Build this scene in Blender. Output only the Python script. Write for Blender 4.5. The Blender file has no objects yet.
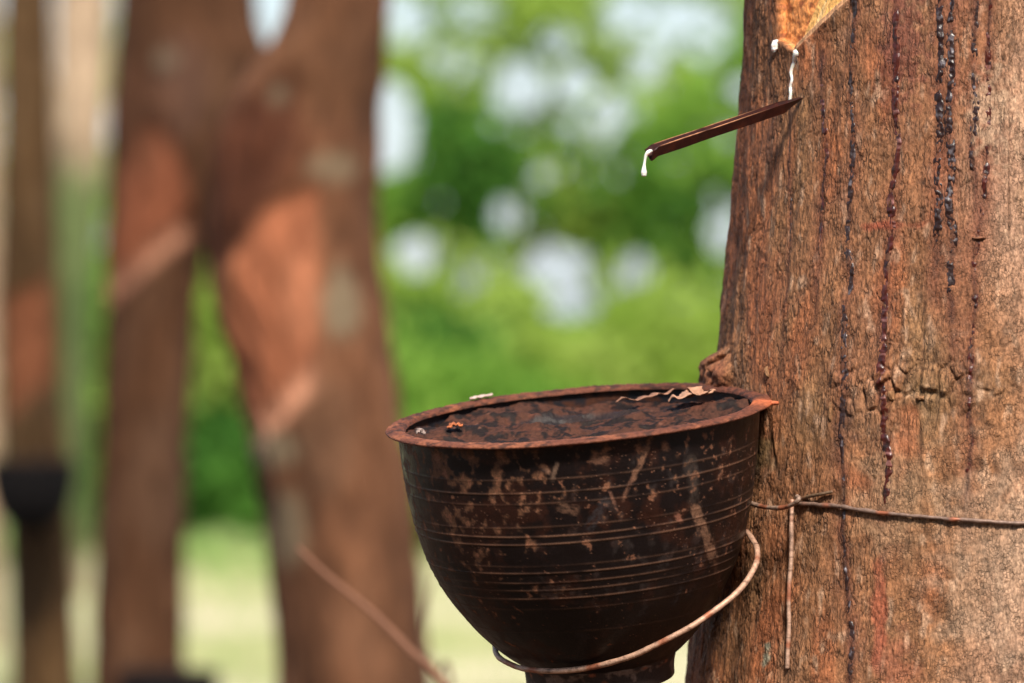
import bpy, math, random
import numpy as np
from mathutils import Vector, Matrix

S = bpy.context.scene
COL = S.collection
R_ = math.radians
# ------------------------------------------------------------------ camera
F = 4266.7                      # focal length in pixels of a 1024 px wide frame
cam_d = bpy.data.cameras.new('camera'); cam = bpy.data.objects.new('camera', cam_d); COL.objects.link(cam)
cam.location = (0, 0, 1.0); cam.rotation_euler = (R_(90), 0, 0)
cam_d.lens = 150; cam_d.sensor_width = 36; cam_d.clip_start = .05; cam_d.clip_end = 2000
cam_d.dof.use_dof = True; cam_d.dof.focus_distance = 1.97; cam_d.dof.aperture_fstop = 7.8
S.camera = cam
# ------------------------------------------------------------------ light
SUN_EL, SUN_AZ = 50, 169        # azimuth clockwise from +Y (the viewing direction)
w = bpy.data.worlds.new('World'); S.world = w; w.use_nodes = True
nt = w.node_tree; bg = nt.nodes['Background']
sky = nt.nodes.new('ShaderNodeTexSky'); sky.sky_type = 'NISHITA'; sky.sun_disc = False
sky.sun_elevation = R_(SUN_EL); sky.sun_rotation = R_(SUN_AZ); sky.air_density = 1.0; sky.dust_density = 1.5; sky.ozone_density = 1.0
# thin bright cloud and haze, thickest low over the horizon
wtc = nt.nodes.new('ShaderNodeTexCoord'); wsx = nt.nodes.new('ShaderNodeSeparateXYZ'); nt.links.new(wtc.outputs['Generated'], wsx.inputs[0])
wmr = nt.nodes.new('ShaderNodeMapRange'); wmr.inputs[1].default_value = 0; wmr.inputs[2].default_value = .4; wmr.inputs[3].default_value = .95; wmr.inputs[4].default_value = .1; nt.links.new(wsx.outputs['Z'], wmr.inputs[0])
wns = nt.nodes.new('ShaderNodeTexNoise'); wns.inputs['Scale'].default_value = 9; wns.inputs['Detail'].default_value = 5; nt.links.new(wtc.outputs['Generated'], wns.inputs['Vector'])
wnr = nt.nodes.new('ShaderNodeMapRange'); wnr.inputs[1].default_value = .35; wnr.inputs[2].default_value = .6; wnr.inputs[3].default_value = .65; wnr.inputs[4].default_value = 1; nt.links.new(wns.outputs[0], wnr.inputs[0])
wml = nt.nodes.new('ShaderNodeMath'); wml.operation = 'MULTIPLY'; nt.links.new(wmr.outputs[0], wml.inputs[0]); nt.links.new(wnr.outputs[0], wml.inputs[1])
wmx = nt.nodes.new('ShaderNodeMix'); wmx.data_type = 'RGBA'; nt.links.new(wml.outputs[0], wmx.inputs[0]); nt.links.new(sky.outputs[0], wmx.inputs[6]); wmx.inputs[7].default_value = (4.1, 4.6, 4.9, 1)
nt.links.new(wmx.outputs[2], bg.inputs[0]); bg.inputs[1].default_value = .12
sd = bpy.data.lights.new('sun', 'SUN'); sd.energy = 4.3; sd.angle = R_(9); sd.color = (1, .90, .77)
sun = bpy.data.objects.new('sun', sd); COL.objects.link(sun)
dirv = Vector((math.sin(R_(SUN_AZ))*math.cos(R_(SUN_EL)), math.cos(R_(SUN_AZ))*math.cos(R_(SUN_EL)), math.sin(R_(SUN_EL))))
sun.rotation_euler = dirv.to_track_quat('Z', 'Y').to_euler(); sun.location = (1, -1, 4)
vs = S.view_settings
vs.view_transform = 'Standard'; vs.look = 'None'; vs.exposure = .7; vs.gamma = 1; vs.use_curve_mapping = False
S.render.engine = 'CYCLES'; S.cycles.use_denoising = True
S.cycles.max_bounces = 6; S.cycles.transparent_max_bounces = 6; S.cycles.caustics_reflective = False; S.cycles.caustics_refractive = False

# ------------------------------------------------------------------ helpers
def P(px, py, Y):               # the point at depth Y that the camera sees at pixel (px, py)
    return np.array([(px-512)/F*Y, Y, 1-(py-341.5)/F*Y])

_rs = np.random.RandomState(7)
PERM = _rs.permutation(256).astype(np.int64); PERM = np.concatenate([PERM, PERM, PERM])
G3 = _rs.normal(size=(256, 3)); G3 /= np.linalg.norm(G3, axis=1)[:, None]
def noise(x, y, z, seed=0):     # 3-D gradient noise, about -1..1
    x = np.asarray(x, float)+seed*17.13; y = np.asarray(y, float)+seed*5.71; z = np.asarray(z, float)-seed*9.37
    x, y, z = np.broadcast_arrays(x, y, z)
    xi = np.floor(x).astype(np.int64); yi = np.floor(y).astype(np.int64); zi = np.floor(z).astype(np.int64)
    xf, yf, zf = x-xi, y-yi, z-zi
    u, v, w_ = [t*t*t*(t*(t*6-15)+10) for t in (xf, yf, zf)]
    out = 0
    for a in (0, 1):
        for b in (0, 1):
            for c in (0, 1):
                h = PERM[PERM[PERM[(xi+a) & 255]+((yi+b) & 255)]+((zi+c) & 255)]
                g = G3[h]
                d = g[..., 0]*(xf-a)+g[..., 1]*(yf-b)+g[..., 2]*(zf-c)
                out = out+d*(u if a else 1-u)*(v if b else 1-v)*(w_ if c else 1-w_)
    return out*1.6
def fbm(x, y, z, seed=0, o=3, g=.5):
    s, a, f = 0, 1, 1
    for i in range(o):
        s = s+a*noise(x*f, y*f, z*f, seed+i*3); a *= g; f *= 2.03
    return s
def ss(a, b, x):
    t = np.clip((x-a)/(b-a), 0, 1); return t*t*(3-2*t)
def voro(u, v, seed=0):         # 2-D cell pattern: distance to the border between cells, and a random value per cell
    ui, vi = np.floor(u).astype(np.int64), np.floor(v).astype(np.int64)
    d1 = np.full(u.shape, 9.); d2 = d1.copy(); rid = np.zeros(u.shape)
    for a in (-1, 0, 1):
        for b in (-1, 0, 1):
            h = PERM[PERM[(ui+a+seed*13) & 255]+((vi+b) & 255)]
            px_ = ui+a+.12+.76*h/255.; py_ = vi+b+.12+.76*PERM[h+91]/255.
            d = np.hypot(px_-u, py_-v)
            n = d < d1
            d2 = np.where(n, d1, np.minimum(d2, d)); rid = np.where(n, PERM[h+37]/255., rid); d1 = np.where(n, d, d1)
    return d2-d1, rid
def mixc(c, d, m):
    m = np.clip(np.asarray(m), 0, 1)[..., None]
    return c*(1-m)+np.asarray(d, float)*m

def meta(o, label=None, cat=None, group=None, kind=None):
    for k, v in (('label', label), ('category', cat), ('group', group), ('kind', kind)):
        if v: o[k] = v
    return o
def empty(name, loc=(0, 0, 0), **k):
    o = bpy.data.objects.new(name, None); COL.objects.link(o); o.location = loc; o.empty_display_size = .05
    return meta(o, **k)
def mesh_obj(name, V, Fc, mat, parent=None, smooth=True, col=None, rough=None):
    """V (n,3) world coordinates, Fc (m,4) or (m,3) index array"""
    V = np.asarray(V, float)
    if parent is not None: V = V-np.array(parent_world(parent))
    V = V.astype(np.float32); Fc = np.asarray(Fc, np.int32)
    me = bpy.data.meshes.new(name)
    n, k = Fc.shape
    me.vertices.add(len(V)); me.loops.add(n*k); me.polygons.add(n)
    me.vertices.foreach_set('co', V.ravel())
    me.loops.foreach_set('vertex_index', Fc.ravel())
    me.polygons.foreach_set('loop_start', np.arange(0, n*k, k, dtype=np.int32))
    me.polygons.foreach_set('use_smooth', np.full(n, smooth))
    me.update(); me.validate()
    if col is not None:
        a = me.color_attributes.new('tone', 'FLOAT_COLOR', 'POINT')
        c = np.ones((len(V), 4), np.float32); c[:, :3] = np.clip(col, 0, 1).reshape(-1, 3); a.data.foreach_set('color', c.ravel())
    if rough is not None:
        a = me.attributes.new('rgh', 'FLOAT', 'POINT'); a.data.foreach_set('value', np.asarray(rough, np.float32).ravel())
    me.materials.append(mat)
    o = bpy.data.objects.new(name, me); COL.objects.link(o)
    if parent is not None:
        o.parent = parent
    return o
def parent_world(p):
    v = Vector((0, 0, 0))
    while p is not None:
        v += p.location; p = p.parent
    return v
def gridf(nr, nc, wrap=False):
    r = np.arange(nr-1)[:, None]*nc; c = np.arange(nc if wrap else nc-1)[None, :]; c2 = (c+1) % nc
    return np.stack([r+c, r+c2, r+c2+nc, r+c+nc], -1).reshape(-1, 4)
def quads_from(faces):          # mixed lists to quads (triangles repeat nothing: kept apart by bmesh-free splitting)
    return faces
def spline(pts, n):             # Catmull-Rom through the points
    p = np.asarray(pts, float); p = np.vstack([2*p[0]-p[1], p, 2*p[-1]-p[-2]])
    seg = len(p)-3; t = np.linspace(0, seg-1e-6, n); i = t.astype(int); f = (t-i)[:, None]
    a, b, c, d = p[i], p[i+1], p[i+2], p[i+3]
    return .5*((2*b)+(-a+c)*f+(2*a-5*b+4*c-d)*f*f+(-a+3*b-3*c+d)*f**3)
def tube(path, rad, k=12, closed=False):
    p = np.asarray(path, float); n = len(p); rad = np.broadcast_to(rad, (n,)).astype(float)
    T = np.gradient(p, axis=0)
    if closed: T = np.roll(p, -1, 0)-np.roll(p, 1, 0)
    T /= np.linalg.norm(T, axis=1)[:, None]+1e-12
    N = np.zeros_like(p); v = np.cross(T[0], (0.31, .2, .93)); v /= np.linalg.norm(v); N[0] = v
    for i in range(1, n):
        v = v-T[i]*np.dot(v, T[i]); v /= np.linalg.norm(v); N[i] = v
    B = np.cross(T, N); a = np.linspace(0, 2*math.pi, k, endpoint=False)
    V = p[:, None]+rad[:, None, None]*(np.cos(a)[None, :, None]*N[:, None]+np.sin(a)[None, :, None]*B[:, None])
    V = V.reshape(-1, 3); Fc = gridf(n, k, True)
    if closed:
        j = np.arange(k); Fc = np.vstack([Fc, np.stack([(n-1)*k+j, (n-1)*k+(j+1) % k, (j+1) % k, j], -1)])
    else:
        V = np.vstack([V, p[0], p[-1]]); j = np.arange(k)
        # caps as degenerate-free quads on pairs of sectors
        c0, c1 = n*k, n*k+1
        Fc = np.vstack([Fc, [[c0, (2*i+2) % k, 2*i+1, 2*i] for i in range(k//2)], [[c1, (n-1)*k+2*i, (n-1)*k+2*i+1, (n-1)*k+(2*i+2) % k] for i in range(k//2)]])
    return V, Fc

# ------------------------------------------------------------------ materials
def new_mat(name):
    m = bpy.data.materials.new(name); m.use_nodes = True
    return m, m.node_tree, m.node_tree.nodes['Principled BSDF']
def N_(nt, t, **kw):
    n = nt.nodes.new(t)
    for k, v in kw.items(): setattr(n, k, v)
    return n
def tone_mat(name, rough=.8, spec=.3, bumps=(), attr_rough=False, coat=0, coat_r=.1, var=.25, var_scale=400, sub=0, vstretch=1., metallic=0, craze=False):
    """vertex tone x fine noise, bumps = ((scale, strength, distance), ...)"""
    m, nt, b = new_mat(name); L = nt.links
    at = N_(nt, 'ShaderNodeAttribute', attribute_name='tone')
    tc = N_(nt, 'ShaderNodeTexCoord'); mp = N_(nt, 'ShaderNodeMapping'); mp.inputs['Scale'].default_value = (1, 1, vstretch)
    L.new(tc.outputs['Object'], mp.inputs['Vector'])
    ns = N_(nt, 'ShaderNodeTexNoise'); ns.inputs['Scale'].default_value = var_scale; ns.inputs['Detail'].default_value = 5; ns.inputs['Roughness'].default_value = .65
    L.new(mp.outputs[0], ns.inputs['Vector'])
    mr = N_(nt, 'ShaderNodeMapRange'); mr.inputs[1].default_value = .3; mr.inputs[2].default_value = .7; mr.inputs[3].default_value = 1-var; mr.inputs[4].default_value = 1+var
    L.new(ns.outputs[0], mr.inputs[0])
    vm = N_(nt, 'ShaderNodeVectorMath', operation='SCALE'); L.new(at.outputs['Color'], vm.inputs[0]); L.new(mr.outputs[0], vm.inputs['Scale'])
    L.new(vm.outputs[0], b.inputs['Base Color'])
    if craze:
        ca = N_(nt, 'ShaderNodeAttribute', attribute_name='crz')
        n9 = N_(nt, 'ShaderNodeTexNoise'); n9.inputs['Scale'].default_value = 300; n9.inputs['Detail'].default_value = 3; L.new(tc.outputs['Object'], n9.inputs['Vector'])
        sc9 = N_(nt, 'ShaderNodeVectorMath', operation='SCALE'); sc9.inputs['Scale'].default_value = .0022; L.new(n9.outputs['Color'], sc9.inputs[0])
        ad = N_(nt, 'ShaderNodeVectorMath', operation='ADD'); L.new(tc.outputs['Object'], ad.inputs[0]); L.new(sc9.outputs[0], ad.inputs[1])
        hs = []
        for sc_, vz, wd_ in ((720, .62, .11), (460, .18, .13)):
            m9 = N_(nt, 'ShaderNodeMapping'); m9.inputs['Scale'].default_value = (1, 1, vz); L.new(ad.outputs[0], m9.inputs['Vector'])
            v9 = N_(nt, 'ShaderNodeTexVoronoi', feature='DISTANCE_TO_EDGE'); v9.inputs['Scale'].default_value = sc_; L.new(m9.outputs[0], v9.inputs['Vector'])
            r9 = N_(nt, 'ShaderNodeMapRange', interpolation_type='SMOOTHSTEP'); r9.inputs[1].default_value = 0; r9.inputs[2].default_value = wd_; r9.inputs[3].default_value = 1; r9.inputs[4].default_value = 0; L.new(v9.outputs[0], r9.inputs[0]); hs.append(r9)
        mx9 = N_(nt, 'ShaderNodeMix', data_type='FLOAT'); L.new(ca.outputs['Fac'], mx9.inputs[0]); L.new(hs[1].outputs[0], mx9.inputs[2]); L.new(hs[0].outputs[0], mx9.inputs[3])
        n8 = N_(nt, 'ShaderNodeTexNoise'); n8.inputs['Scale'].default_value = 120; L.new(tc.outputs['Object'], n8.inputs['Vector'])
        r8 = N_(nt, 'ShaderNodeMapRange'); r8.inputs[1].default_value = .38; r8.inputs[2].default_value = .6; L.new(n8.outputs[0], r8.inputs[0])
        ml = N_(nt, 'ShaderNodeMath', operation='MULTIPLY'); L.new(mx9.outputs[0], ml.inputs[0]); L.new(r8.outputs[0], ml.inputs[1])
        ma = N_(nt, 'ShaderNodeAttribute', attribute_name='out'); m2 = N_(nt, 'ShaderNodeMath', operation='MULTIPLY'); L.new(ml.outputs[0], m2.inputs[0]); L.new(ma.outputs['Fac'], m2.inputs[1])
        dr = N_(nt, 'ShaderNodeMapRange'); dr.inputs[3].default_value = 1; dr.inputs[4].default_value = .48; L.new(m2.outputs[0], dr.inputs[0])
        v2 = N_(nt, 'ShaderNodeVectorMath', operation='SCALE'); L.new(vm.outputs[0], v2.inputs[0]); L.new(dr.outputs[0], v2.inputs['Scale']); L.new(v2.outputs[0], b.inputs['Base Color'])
        craze = m2
    b.inputs['Roughness'].default_value = rough; b.inputs['Specular IOR Level'].default_value = spec; b.inputs['Metallic'].default_value = metallic
    if attr_rough:
        ar = N_(nt, 'ShaderNodeAttribute', attribute_name='rgh'); L.new(ar.outputs['Fac'], b.inputs['Roughness'])
    b.inputs['Coat Weight'].default_value = coat; b.inputs['Coat Roughness'].default_value = coat_r
    if sub:
        b.inputs['Subsurface Weight'].default_value = sub; b.inputs['Subsurface Radius'].default_value = (1, .8, .6); b.inputs['Subsurface Scale'].default_value = .002
    prev = None
    for sc, st, di in bumps:
        n2 = N_(nt, 'ShaderNodeTexNoise'); n2.inputs['Scale'].default_value = sc; n2.inputs['Detail'].default_value = 4; n2.inputs['Roughness'].default_value = .6
        L.new(mp.outputs[0], n2.inputs['Vector'])
        bp = N_(nt, 'ShaderNodeBump'); bp.inputs['Strength'].default_value = st; bp.inputs['Distance'].default_value = di
        L.new(n2.outputs[0], bp.inputs['Height'])
        if prev: L.new(prev.outputs[0], bp.inputs['Normal'])
        prev = bp
    if craze:
        bp = N_(nt, 'ShaderNodeBump', invert=True); bp.inputs['Strength'].default_value = .7; bp.inputs['Distance'].default_value = .0005
        L.new(craze.outputs[0], bp.inputs['Height']); L.new(prev.outputs[0], bp.inputs['Normal']); prev = bp
    if prev: L.new(prev.outputs[0], b.inputs['Normal'])
    return m
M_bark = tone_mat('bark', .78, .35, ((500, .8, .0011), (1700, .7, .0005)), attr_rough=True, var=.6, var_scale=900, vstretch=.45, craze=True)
M_plastic = tone_mat('black_plastic_dusty', .4, .22, ((500, .25, .0003), (1800, .3, .0002)), attr_rough=True, var=.35, var_scale=1200)
M_rim = tone_mat('dusty_rim', .75, .3, ((500, .5, .0008), (1600, .6, .0004)), var=.4, var_scale=600)
M_crust = tone_mat('dried_crust', .6, .22, ((300, .4, .001), (1300, .4, .0004)), attr_rough=True, var=.35, var_scale=500)
M_sap = tone_mat('dark_dried_latex', .32, .4, ((900, .5, .0004),), coat=.12, coat_r=.2, var=.4, var_scale=700)
M_wire = tone_mat('rusty_wire', .55, .45, ((900, .5, .0003),), var=.35, var_scale=500, metallic=.25)
M_spout = tone_mat('rusty_sheet_metal', .45, .3, ((500, .3, .0004), (1500, .3, .0002)), var=.4, var_scale=350, metallic=.0)
M_flake = tone_mat('pale_dry_shred', .8, .3, ((800, .5, .0005),), var=.3, var_scale=500)
M_bgbark = tone_mat('weathered_bark', .9, .2, ((60, .8, .012), (250, .6, .005)), var=.35, var_scale=60, vstretch=.3)
def latex_mat():
    m, nt, b = new_mat('fresh_white_latex'); L = nt.links
    tc = N_(nt, 'ShaderNodeTexCoord'); ns = N_(nt, 'ShaderNodeTexNoise'); ns.inputs['Scale'].default_value = 350
    L.new(tc.outputs['Object'], ns.inputs['Vector'])
    cr = N_(nt, 'ShaderNodeValToRGB'); cr.color_ramp.elements[0].color = (.72, .68, .6, 1); cr.color_ramp.elements[1].color = (.9, .89, .86, 1)
    L.new(ns.outputs[0], cr.inputs[0]); L.new(cr.outputs[0], b.inputs['Base Color'])
    b.inputs['Roughness'].default_value = .12; b.inputs['Subsurface Weight'].default_value = .3; b.inputs['Subsurface Scale'].default_value = .002
    return m
M_latex = latex_mat()
def leaf_mat(name, c1, c2, trans=.45):
    m, nt, b = new_mat(name); L = nt.links
    tc = N_(nt, 'ShaderNodeTexCoord'); ns = N_(nt, 'ShaderNodeTexNoise'); ns.inputs['Scale'].default_value = 2.2; ns.inputs['Detail'].default_value = 6
    L.new(tc.outputs['Object'], ns.inputs['Vector'])
    cr = N_(nt, 'ShaderNodeValToRGB'); cr.color_ramp.elements[0].position = .35; cr.color_ramp.elements[1].position = .65
    cr.color_ramp.elements[0].color = (*c1, 1); cr.color_ramp.elements[1].color = (*c2, 1)
    L.new(ns.outputs[0], cr.inputs[0]); L.new(cr.outputs[0], b.inputs['Base Color'])
    b.inputs['Roughness'].default_value = .6; b.inputs['Specular IOR Level'].default_value = .1
    tr = N_(nt, 'ShaderNodeBsdfTranslucent'); mx = N_(nt, 'ShaderNodeMixShader'); mx.inputs[0].default_value = trans
    L.new(cr.outputs[0], tr.inputs[0]); L.new(b.outputs[0], mx.inputs[1]); L.new(tr.outputs[0], mx.inputs[2])
    L.new(mx.outputs[0], nt.nodes['Material Output'].inputs['Surface'])
    return m
L_YEL = leaf_mat('yellow_green_leaf', (.24, .38, .045), (.42, .55, .13))
L_MID = leaf_mat('mid_green_leaf', (.11, .27, .03), (.30, .48, .08))
L_DRK = leaf_mat('dark_green_leaf', (.03, .10, .015), (.08, .21, .03), .25)
L_PAL = leaf_mat('pale_green_leaf', (.24, .38, .11), (.42, .54, .22))

# ------------------------------------------------------------------ ground
def ground():
    n = 160
    g = np.concatenate([-np.geomspace(600, .5, n//2), [0], np.geomspace(.5, 600, n//2)])
    X, Y = np.meshgrid(g, g)
    near = np.exp(-(X**2+(Y-2)**2)/1500.)
    Z = .03*noise(X*.6, Y*.6, 0*X, 3)*near
    m, nt, b = new_mat('dry_grass_ground'); L = nt.links
    tc = N_(nt, 'ShaderNodeTexCoord')
    n1 = N_(nt, 'ShaderNodeTexNoise'); n1.inputs['Scale'].default_value = .6; n1.inputs['Detail'].default_value = 5; L.new(tc.outputs['Object'], n1.inputs['Vector'])
    n2 = N_(nt, 'ShaderNodeTexNoise'); n2.inputs['Scale'].default_value = 9; n2.inputs['Detail'].default_value = 6; L.new(tc.outputs['Object'], n2.inputs['Vector'])
    c1 = N_(nt, 'ShaderNodeValToRGB'); c1.color_ramp.elements[0].position = .4; c1.color_ramp.elements[1].position = .6
    c1.color_ramp.elements[0].color = (.36, .37, .15, 1); c1.color_ramp.elements[1].color = (.52, .47, .29, 1)
    L.new(n1.outputs[0], c1.inputs[0])
    sx = N_(nt, 'ShaderNodeSeparateXYZ'); L.new(tc.outputs['Object'], sx.inputs[0])
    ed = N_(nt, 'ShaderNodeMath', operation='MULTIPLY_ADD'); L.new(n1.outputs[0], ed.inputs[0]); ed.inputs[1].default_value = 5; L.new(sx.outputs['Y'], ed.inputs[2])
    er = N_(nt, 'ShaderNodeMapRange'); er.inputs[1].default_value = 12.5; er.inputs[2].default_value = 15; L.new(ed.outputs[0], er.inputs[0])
    lit = N_(nt, 'ShaderNodeMix', data_type='RGBA'); L.new(er.outputs[0], lit.inputs[0]); lit.inputs[6].default_value = (.075, .042, .022, 1); L.new(c1.outputs[0], lit.inputs[7])  # dark litter added on the unseen near floor to dim reflections on the cup
    mr = N_(nt, 'ShaderNodeMapRange'); mr.inputs[1].default_value = .3; mr.inputs[2].default_value = .7; mr.inputs[3].default_value = .7; mr.inputs[4].default_value = 1.2; L.new(n2.outputs[0], mr.inputs[0])
    vm = N_(nt, 'ShaderNodeVectorMath', operation='SCALE'); L.new(lit.outputs[2], vm.inputs[0]); L.new(mr.outputs[0], vm.inputs['Scale']); L.new(vm.outputs[0], b.inputs['Base Color'])
    bp = N_(nt, 'ShaderNodeBump'); bp.inputs['Distance'].default_value = .05; L.new(n2.outputs[0], bp.inputs['Height']); L.new(bp.outputs[0], b.inputs['Normal'])
    b.inputs['Roughness'].default_value = .9
    o = mesh_obj('ground', np.stack([X, Y, Z], -1).reshape(-1, 3), gridf(len(g), len(g)), m)
    meta(o, 'plantation floor: brown leaf litter added near the viewer, pale dry grass beyond', None, None, 'structure')
ground()

# ------------------------------------------------------------------ the tapped rubber tree in front
TY = 2.085; TX = (1010-512)/F*TY
_t = [(-3000, 785), (-1000, 765), (-200, 750), (0, 747), (60, 745), (110, 742), (200, 735), (280, 728), (340, 722), (400, 717), (450, 712), (520, 706), (600, 700), (640, 695), (683, 690), (900, 668), (1500, 640), (2100, 600), (2400, 560)]
_tz = np.array([1-(a-341.5)/F*TY for a, b in _t])[::-1]; _tr = np.array([(1010-b)*TY/F for a, b in _t])[::-1]
def base_R(z): return np.interp(z, _tz, _tr)
def hit(px, py):                # where the line of sight through a pixel meets the trunk's smooth skin
    px = np.asarray(px, float); py = np.asarray(py, float)
    dx = (px-512)/F; z = 1-(py-341.5)/F*1.98
    for _ in range(8):
        R = base_R(z)
        A = dx*dx+1; B = -2*(dx*TX+TY); C = TX*TX+TY*TY-R*R
        D = np.maximum(B*B-4*A*C, 0); t = (-B-np.sqrt(D))/(2*A)
        z = 1-(py-341.5)/F*t
    return np.arctan2(t-TY, dx*t-TX), z
R0 = .135
tipA, tipZ = hit(795, 52); tipU = tipA*R0
def uv(px, py):
    a, z = hit(px, py); return a*R0-tipU, z-tipZ
_e1 = uv(850, 0); _e2 = uv(816, 0); _l = uv(779, 20)[0]
def notch(a, z):
    """signed depth inside the tapping cut, distance from its sloping lip, side test for the pale strip"""
    du = a*R0-tipU; dz = z-tipZ
    n1 = np.array([-_e1[1], _e1[0]])/np.hypot(*_e1); n2 = np.array([-_e2[1], _e2[0]])/np.hypot(*_e2)
    s2 = du*n1[0]+dz*n1[1]                       # above the sloping lip
    s3 = du*n2[0]+dz*n2[1]                       # left of the strip
    wob = .0007*noise(du*300, dz*300, 0, 5)
    sl = du-_l+wob; sb = dz+.45*du+wob
    sd = np.minimum(np.minimum(s2, sl), np.minimum(sb, .11-du))
    sd = np.minimum(sd, .22-dz)
    return sd, s2, s3
# dried latex runs, as pixel paths: (points, width mm, height mm, kind)
RUNS = [
 ([(790, 104), (789, 160), (790, 220), (789, 284)], .9, .35, 'thin'),
 ([(822, 52), (821, 88), (823, 115), (827, 150), (822, 195), (820, 252)], 2.3, .7, 'red'),
 ([(857, -12), (856, 40), (852, 90), (854, 130), (853, 175), (850, 215), (848, 245), (853, 275), (846, 305), (845, 345), (847, 385), (843, 430), (846, 500), (845, 545), (850, 600), (853, 640), (851, 700)], 2.5, .8, 'blue'),
 ([(897, -12), (898, 50), (897, 100), (899, 150), (892, 200), (893, 225), (888, 262), (885, 300), (883, 335), (884, 352), (882, 380), (886, 410), (884, 425), (889, 460), (886, 505)], 2.7, 1.0, 'red'),
 ([(940, -12), (941, 30), (943, 62), (939, 90), (941, 130), (938, 170), (940, 205), (937, 242)], 3.0, 1.1, 'black'),
 ([(953, -12), (951, 40), (953, 75), (949, 120), (952, 165), (950, 205), (954, 240), (951, 270), (953, 303)], 2.8, 1.0, 'black'),
 ([(977, -12), (975, 35), (974, 70), (976, 110), (972, 150), (976, 175)], 2.4, .6, 'blue'),
 ([(991, -12), (988, 60), (989, 130), (984, 190), (979, 235), (974, 262), (975, 300), (972, 350), (970, 400), (972, 440), (968, 478)], 2.0, .45, 'red'),
]
RUN_UZ = []
for pts, wd, hg, kd in RUNS:
    p = spline(pts, 240); a, z = hit(p[:, 0], p[:, 1])
    wob = noise(z*120, 3+wd, hg*9, 11)*.0006+noise(z*400, 1, wd, 14)*.0003
    RUN_UZ.append((a+wob/R0, z))
def trunk_r(a, z, fine=True, want=False):
    R = base_R(z); ca, sa = np.cos(a)*R0, np.sin(a)*R0
    x, y = ca, sa
    h = .0022*noise(x*11, y*11, z*4, 1)+.0017*noise(x*30, y*30, z*9, 2)+.0006*noise(x*140, y*140, z*60, 4)
    rdg = 1-np.abs(noise(x*75, y*75, z*9+noise(x*20, y*20, z*20, 8), 3))*2
    h = h+.0007*rdg
    # crusty burr beside the rim of the cup
    ba, bz = hit(725, 381)
    dd = (np.where(a > ba, a-ba, (a-ba)*.6)*R/.017)**2+np.where(z > bz, ((z-bz)/.0150)**2, ((z-bz)/.0085)**2)
    bm = 1-ss(.45, 1.25, dd+.35*noise(x*90, y*90, z*90, 22))
    ck = np.exp(-((a-ba-.045-.05*noise(z*120, 0, 0, 23)-(z-bz)*1.5)*R/.0016)**2)
    h = h+bm*(.0085*(1-.3*dd)+.0035*noise(x*130, y*130, z*90, 21)+.0014*noise(x*320, y*320, z*260, 24)-.006*ck)
    # band of lifted scales at mid height
    pz = hit(900, 385)[1]; pa = hit(905, 385)[0]
    sm = ss(.3, .9, np.exp(-((z-pz)/.016)**2-((a-pa)*R0/.05)**2)+.35*noise(x*40, y*40, z*40, 6))
    vb, vid = voro(a*R0/.0062+.35*noise(x*90, y*90, z*90, 9), z/.0115+.3*noise(x*90, y*90, z*90, 10), 4)
    h = h+sm*(.0020*ss(.0, .35, vb)*(.4+vid)-.0004)
    sd, s2, s3 = notch(a, z)
    inn = ss(-.0004, .0008, sd)
    h = h*(1-inn*.85)
    lip = ss(.0026, .0034, s2)
    h = h-inn*(.0016*lip+.0018*ss(-.0002, .0008, s3)*lip)
    h = h+inn*ss(0, .001, s3)*.0006*fbm(x*260, y*260, z*220, 31, 2)
    # swollen lip round the cut
    h = h+(1-inn)*.0012*np.exp(-(sd/.004)**2)
    if not fine: return R+h
    out = 1-inn
    fis = np.abs(noise(x*62, y*62, z*6.5, 12))
    fm = ss(-.1, .35, noise(x*25, y*25, z*7, 13))
    fis = (1-ss(.01, .07, fis))*fm*ss(-.25, .1, noise(x*60, y*60, z*40, 15))
    # small rectangular crazing
    wq = .5*noise(x*160, y*160, z*160, 16)
    c1, id1 = voro(a*R0/.0024+wq, z/.0040+.5*noise(x*200, y*200, z*150, 17), 1)
    c2, id2 = voro(a*R0/.0016+wq, z/.0062+.6*noise(x*220, y*220, z*90, 18), 2)
    lowr = ss(-.25, .35, noise(x*14, y*14, z*10, 19)+1.1*(a+1.9)-2.2*(z-1.0))
    crk = (1-ss(.02, .17, c1))*lowr*ss(-.45, .1, noise(x*150, y*150, z*100, 37))
    vfb = (1-ss(.02, .22, c2))*(1-lowr*.6)*ss(-.3, .25, noise(x*90, y*90, z*50, 38))
    grain = fbm(x*420, y*420, z*110, 20, 3)
    h = h+out*(-.0008*fis-.0003*crk-.0004*vfb+.0005*grain+.00025*(id1-.5)*lowr)
    if want: return R+h, dict(fis=fis, crk=crk, vfb=vfb, grain=grain, low=lowr, sm=sm, scale_b=vb, id1=id1, inn=inn, sd=sd, s2=s2, s3=s3, burr=bm, x=x, y=y)
    return R+h
def trunk_pt(a, z, off=0, fine=False):
    r = trunk_r(a, z, fine)+off
    return np.stack([TX+np.cos(a)*r, TY+np.sin(a)*r, np.broadcast_to(z, np.shape(r))], -1)

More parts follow.
